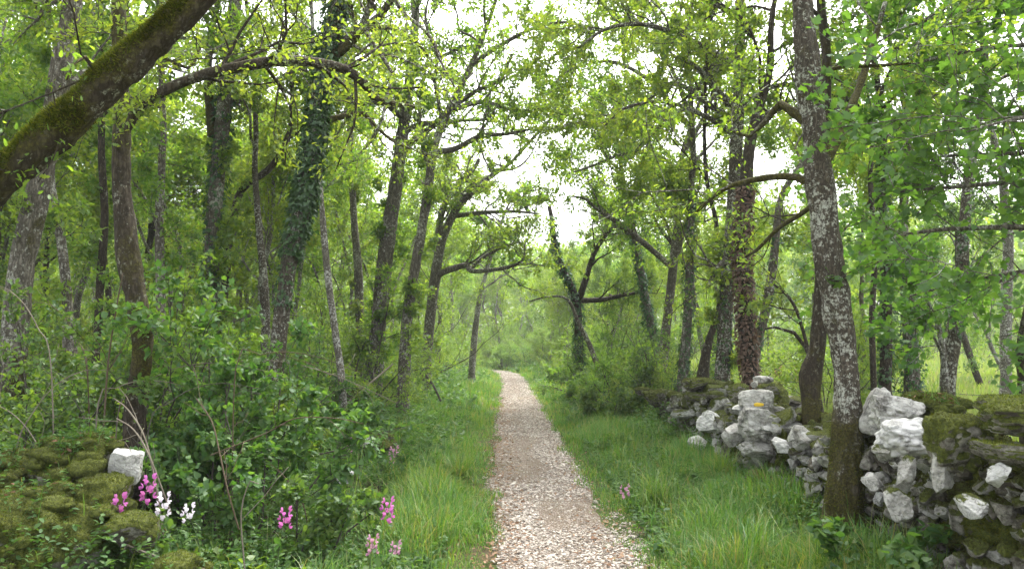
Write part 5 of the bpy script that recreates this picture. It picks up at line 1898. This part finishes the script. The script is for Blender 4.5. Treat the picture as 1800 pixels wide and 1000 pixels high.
def stick(name, label, pts, cat="fallen branch", mat="twig_pale", Y=None, twigs=3, seed=0, group=None):
    rng = np.random.default_rng(seed + 4000)
    P = [at(px, py, yy) for px, py, w, yy in pts]
    R = [w / 2 / FPX * yy * .62 for px, py, w, yy in pts]
    P, R = resample(P, R, .05)
    mb = MB()
    tube(mb, P, R, 7, .15, 12, seed)
    T = nrm(np.gradient(P, axis=0))
    segs, tips = [], []
    for k in range(twigs):
        i = int(rng.uniform(.3, .95) * (len(P) - 1))
        ax = nrm(rng.normal(0, 1, 3))
        grow(rng, P[i], T[i] * .8 + ax * .6, rng.uniform(.15, .4), R[i] * .5, 3, 3, segs, tips, (0,), .15, 0, .1)
    segs_to_mesh(mb, segs, seed, .0015)
    lo = P[np.argmin(P[:, 2])]
    o = mb.build(name, M[mat], None, lo)
    return tag(o, label, cat, group)


def plants():
    # big dark bush of the left foreground
    stem_bush("dogwood_bush", "big dark leafy bush spilling over the left verge in front", (-2.05, 5.75), 13, 1.4, 'heart', .05, 6, 'bush', 1, spread=.85, kids=(8, 5), tiltx=.05)
    stem_bush("dogwood_bush", "upright bush with hanging heart shaped leaves under the ivy oak", (-2.3, 6.5), 9, 1.9, 'heart', .058, 5, 'bush', 2, spread=.7, kids=(8, 4))
    stem_bush("dogwood_bush", "low leafy bush at the verge in front of the big dark bush", (-1.55, 5.7), 9, .7, 'oval', .055, 6, 'bush', 3, spread=1.1, kids=(6, 4))
    stem_bush("thicket_shrub", "tangled shrub behind the mossy bank at the left edge", (-4.3, 7.0), 12, 2.1, 'oval', .056, 6, 'bush', 4, spread=.9)
    stem_bush("thicket_shrub", "shrub with light leaves around the dark mossy oak", (-3.35, 6.9), 10, 2.0, 'oval', .056, 5, 'hazel', 5, spread=.7)
    stem_bush("thicket_shrub", "low shrub overhanging the moss in the left corner", (-3.75, 5.5), 9, 1.1, 'oval', .052, 6, 'bush', 6, spread=1.0)
    stem_bush("thicket_shrub", "shrub filling the gap below the leafy oak full of shoots", (-2.9, 8.2), 12, 2.1, 'oval', .056, 6, 'bush', 7, spread=.8)
    stem_bush("thicket_shrub", "shrub at the foot of the ivy oak", (-2.35, 8.4), 9, 1.1, 'oval', .056, 6, 'hazel', 8, spread=.9)
    stem_bush("thicket_shrub", "low rounded shrub between ivy oak and stout grey oak", (-2.4, 10.5), 11, 1.1, 'oval', .06, 6, 'bush', 9, spread=1.1)
    stem_bush("spindle_shrub", "dark leafy shrub leaning over the right verge by the forked ivy stem", (2.0, 19), 9, 1.3, 'simple', .09, 5, 'hazel', 10, spread=1.0)
    stem_bush("spindle_shrub", "rounded shrub on the right verge nearest the end of the wall", (2.0, 15.5), 10, .8, 'simple', .085, 6, 'bush', 11, spread=1.1)
    stem_bush("spindle_shrub", "shrub farther along the right verge where the path narrows", (1.9, 25), 10, 1.3, 'simple', .12, 5, 'hazel', 12, spread=1.0)
    stem_bush("brushwood_shrub", "mostly bare twiggy shrub on the overgrown wall", (3.6, 17.5), 16, 2.3, 'simple', .08, 1, 'oak_deep', 13, spread=.9, kids=(8, 5))
    stem_bush("brushwood_shrub", "leafless brushy thicket behind the forked ivy stem", (3.4, 21), 16, 2.8, 'simple', .09, 1, 'oak_deep', 14, spread=.8, kids=(8, 5))
    stem_bush("red_shrub", "small reddish shrub out in the meadow", (7.6, 22), 6, .75, 'simple', .08, 2, 'red_leaf', 15, spread=1.0, cat="shrub")
    stem_bush("nettle_plant", "broad leaved plant at the wall foot below the lichen oak", (2.12, 4.55), 7, .55, 'heart', .062, 3, 'bush', 16, spread=.8, cat="plant", stem_mat="stem", kids=(3, 3))
    stem_bush("nettle_plant", "broad leaved plant at the wall foot in the right corner", (2.35, 4.05), 6, .5, 'heart', .06, 3, 'bush', 17, spread=.8, cat="plant", stem_mat="stem", kids=(3, 3))
    stem_bush("bramble_plant", "light green leafy plant at the bottom edge near the pink flowers", (-1.55, 4.6), 9, .42, 'heart', .06, 4, 'hazel', 18, spread=1.0, cat="plant", stem_mat="stem", kids=(3, 3))
    stem_bush("bramble_plant", "leafy plant on the bank in front of the white squared stone", (-2.35, 4.75), 8, .42, 'heart', .055, 4, 'herb' if False else 'bush', 19, spread=1.0, cat="plant", stem_mat="stem", kids=(3, 3))
    stem_bush("wall_fern", "ferny herb growing on the wall beside the white boulder", (2.72, 4.72), 1, .01, 'oval', .01, 1, 'hazel', 20, cat="plant") if False else None
    # arching brambles and dry stems
    stick("dry_bramble", "pale arching dry stems over the white squared stone", [(290, 960, 5, 5.0), (275, 860, 5, 5.0), (255, 770, 5, 5.1), (225, 720, 4, 5.2), (200, 700, 3, 5.3)], "bramble", "twig_pale", twigs=4, seed=1)
    stick("dry_bramble", "dry stem curving beside the pale arching stems", [(300, 900, 5, 4.9), (262, 800, 5, 4.9), (235, 755, 4, 5.0), (205, 735, 3, 5.1)], "bramble", "twig_pale", twigs=3, seed=2)
    stick("slanting_sapling", "thin dark sapling stem slanting up through the left thicket", [(182, 760, 5, 5.6), (190, 640, 5, 5.6), (205, 540, 4, 5.6), (216, 480, 3, 5.6)], "stem", "stem_red", twigs=4, seed=3)
    stick("bramble", "long bramble arching out of the big dark bush", [(370, 800, 4, 5.0), (470, 760, 4, 4.9), (520, 735, 4, 4.8), (590, 735, 3, 4.8), (640, 745, 2, 4.8)], "bramble", "stem_red", twigs=3, seed=4)
    stick("bramble", "bramble rising from the dark hollow under the big bush", [(420, 930, 5, 4.7), (400, 860, 5, 4.7), (385, 790, 4, 4.8), (372, 740, 4, 4.9), (345, 700, 3, 5.0)], "bramble", "stem_red", twigs=5, seed=5)
    stick("dry_bramble", "bent dry stem by the two white pea flowers", [(430, 1000, 4, 4.5), (424, 900, 4, 4.5), (440, 845, 3, 4.5), (455, 850, 3, 4.5)], "bramble", "twig_pale", twigs=1, seed=6)
    stick("fallen_branch", "pale fallen branch slanting in the herbs by the brown oak's foot", [(560, 760, 6, 11.5), (620, 700, 6, 12.2), (690, 640, 5, 13.0)], seed=7)
    stick("fallen_branch", "short dark broken branch leaning in the grass left of the path", [(775, 705, 7, 15), (760, 675, 7, 15), (742, 652, 6, 15)], mat="twig", seed=8, twigs=1)
    stick("fallen_branch", "grey dead twig lying across the moss at the bottom left", [(150, 920, 5, 4.6), (230, 960, 5, 4.4), (300, 985, 4, 4.35), (360, 1000, 4, 4.3)], seed=9)
    stick("fallen_branch", "thin dead twig behind the longer grey one on the moss", [(120, 860, 4, 4.7), (180, 905, 4, 4.6), (230, 960, 3, 4.5)], seed=10)
    stick("twig", "small dark dry twig lying on the gravel near the camera", [(952, 905, 4, 7.2), (985, 902, 4, 7.3), (1018, 898, 3, 7.4)], mat="twig", seed=11, twigs=2) if False else None
    rng = np.random.default_rng(555)
    for k in range(22):                                     # dry stems tangled through the thicket
        px, py, Y = rng.uniform(-40, 560), rng.uniform(640, 900), rng.uniform(5.2, 8.0)
        L, sgn = rng.uniform(120, 260), rng.choice([-1, 1])
        a = rng.uniform(.35, 1.3)
        pts = []
        for j in range(5):
            t = j / 4
            pts.append((px + sgn * L * t * cos(a) * (1 + .5 * t), py - L * (t * sin(a) * 1.5 - .75 * t * t), 3.6 - 2.2 * t, Y + .3 * t))
        p0 = at(pts[0][0], pts[0][1], Y)
        low = float(ground(p0[0], p0[1])) - .02
        py0 = 605 + (CAMZ - low) * FPX / Y
        pts.insert(0, (pts[0][0] - sgn * 8, py0, 4.0, Y))
        stick("thicket_bramble", "thin dry bramble tangled among the leaves of the left thicket", pts, "bramble", ["twig_pale", "stem_red", "twig"][k % 3], twigs=3, seed=60 + k, group="dry brambles in the left thicket")
    # pea flowers
    pea("pea_flower", "tall magenta pea flower left of the white pea flower", 208, 884, 4.6, 13, 1.23, 'petal', 1)
    pea("pea_flower", "bright magenta pea flower directly under the white squared stone", 261, 850, 4.75, 11, 1.23, 'petal', 2)
    pea("pea_flower", "larger white pea flower below the bright magenta one", 287, 880, 4.65, 12, 1.15, 'petal_white', 3)
    pea("pea_flower", "small white pea flower nearest the dark bush", 331, 898, 4.6, 8, 0.98, 'petal_white', 4)
    pea("pea_flower", "pink pea flower in front of the big bush's dark hollow", 501, 905, 4.7, 9, 1.07, 'petal', 5)
    pea("pea_flower", "pink pea flower standing highest in the verge grass", 681, 888, 5.2, 12, 1.15, 'petal', 6)
    pea("pea_flower", "dusky pink pea flower lowest in the verge grass", 655, 952, 4.75, 10, 0.98, 'petal_faded', 7)
    pea("pea_flower", "tiny faded pea flower right of the dusky one", 695, 962, 4.75, 7, 0.90, 'petal_faded', 8)
    pea("pea_flower", "faded pea flower by the golden mossy stone", 692, 794, 9.0, 11, 1.56, 'petal_faded', 9)
    pea("pea_flower", "faded pea flower between the pale verge stones", 618, 774, 9.0, 11, 1.64, 'petal_faded', 10)
    pea("pea_flower", "lone faded pink bloom in the grass right of the path", 1098, 861, 7.2, 8, 1.23, 'petal_faded', 11)
    # wire fence along the meadow side of the wall
    posts = [at(1845, 680, 7.0), at(1668, 690, 9.9), at(1476, 672, 12.5), at(1270, 660, 16)]
    root = thing("wire_fence", "thin barbed wire strung along the meadow side of the wall", "fence", (posts[1][0], posts[1][1], float(ground(posts[1][0], posts[1][1]))))
    for p in posts:
        g = float(ground(p[0], p[1]))
        pm = MB()
        tube(pm, *resample([np.array([p[0], p[1], g - .2]), np.array([p[0], p[1], (g + p[2]) / 2]), np.array([p[0], p[1], p[2] + .12])], [.035, .034, .032], .1), 8, .08)
        pm.build("post", M["post"], root)
    for dz in (0, -.32):
        W = MB()
        for a, b in zip(posts[:-1], posts[1:]):
            t = np.linspace(0, 1, 14)
            Q = a + (b - a) * t[:, None]
            Q[:, 2] += dz - .05 * np.sin(t * pi)
            tube(W, Q, np.full(14, .0035), 4)
            for q in Q[1:-1]:
                tube(W, np.array([q + [-.012, 0, -.018], q + [.012, 0, .018]]), np.array([.002, .002]), 3)
        W.build("wire", M["wire"], root)


plants()


# ------------------------------------------------------------------ thin scattering volume added to lift the shadows with depth
def haze():
    m, nt = newmat("lift_haze_volume")
    v = N(nt, "ShaderNodeVolumePrincipled")
    v.inputs["Color"].default_value = (.93, .96, .97, 1)
    v.inputs["Density"].default_value = 0.0010
    v.inputs["Anisotropy"].default_value = 0.0
    o = N(nt, "ShaderNodeOutputMaterial")
    nt.links.new(v.outputs[0], o.inputs["Volume"])
    x0, x1, y0, y1, z0, z1 = -176.0, 176.0, -24.0, 266.0, -2.5, 26.0
    V = [(x, y, z) for x in (x0, x1) for y in (y0, y1) for z in (z0, z1)]
    q = [(0, 1, 3, 2), (4, 6, 7, 5), (0, 4, 5, 1), (2, 3, 7, 6), (0, 2, 6, 4), (1, 5, 7, 3)]
    mb = MB()
    mb.add(V, None, q)
    o = mb.build("haze", m, smooth=False)
    tag(o, "thin pale veil added to lift the shadows among the far trees", "haze", kind="stuff")


haze()
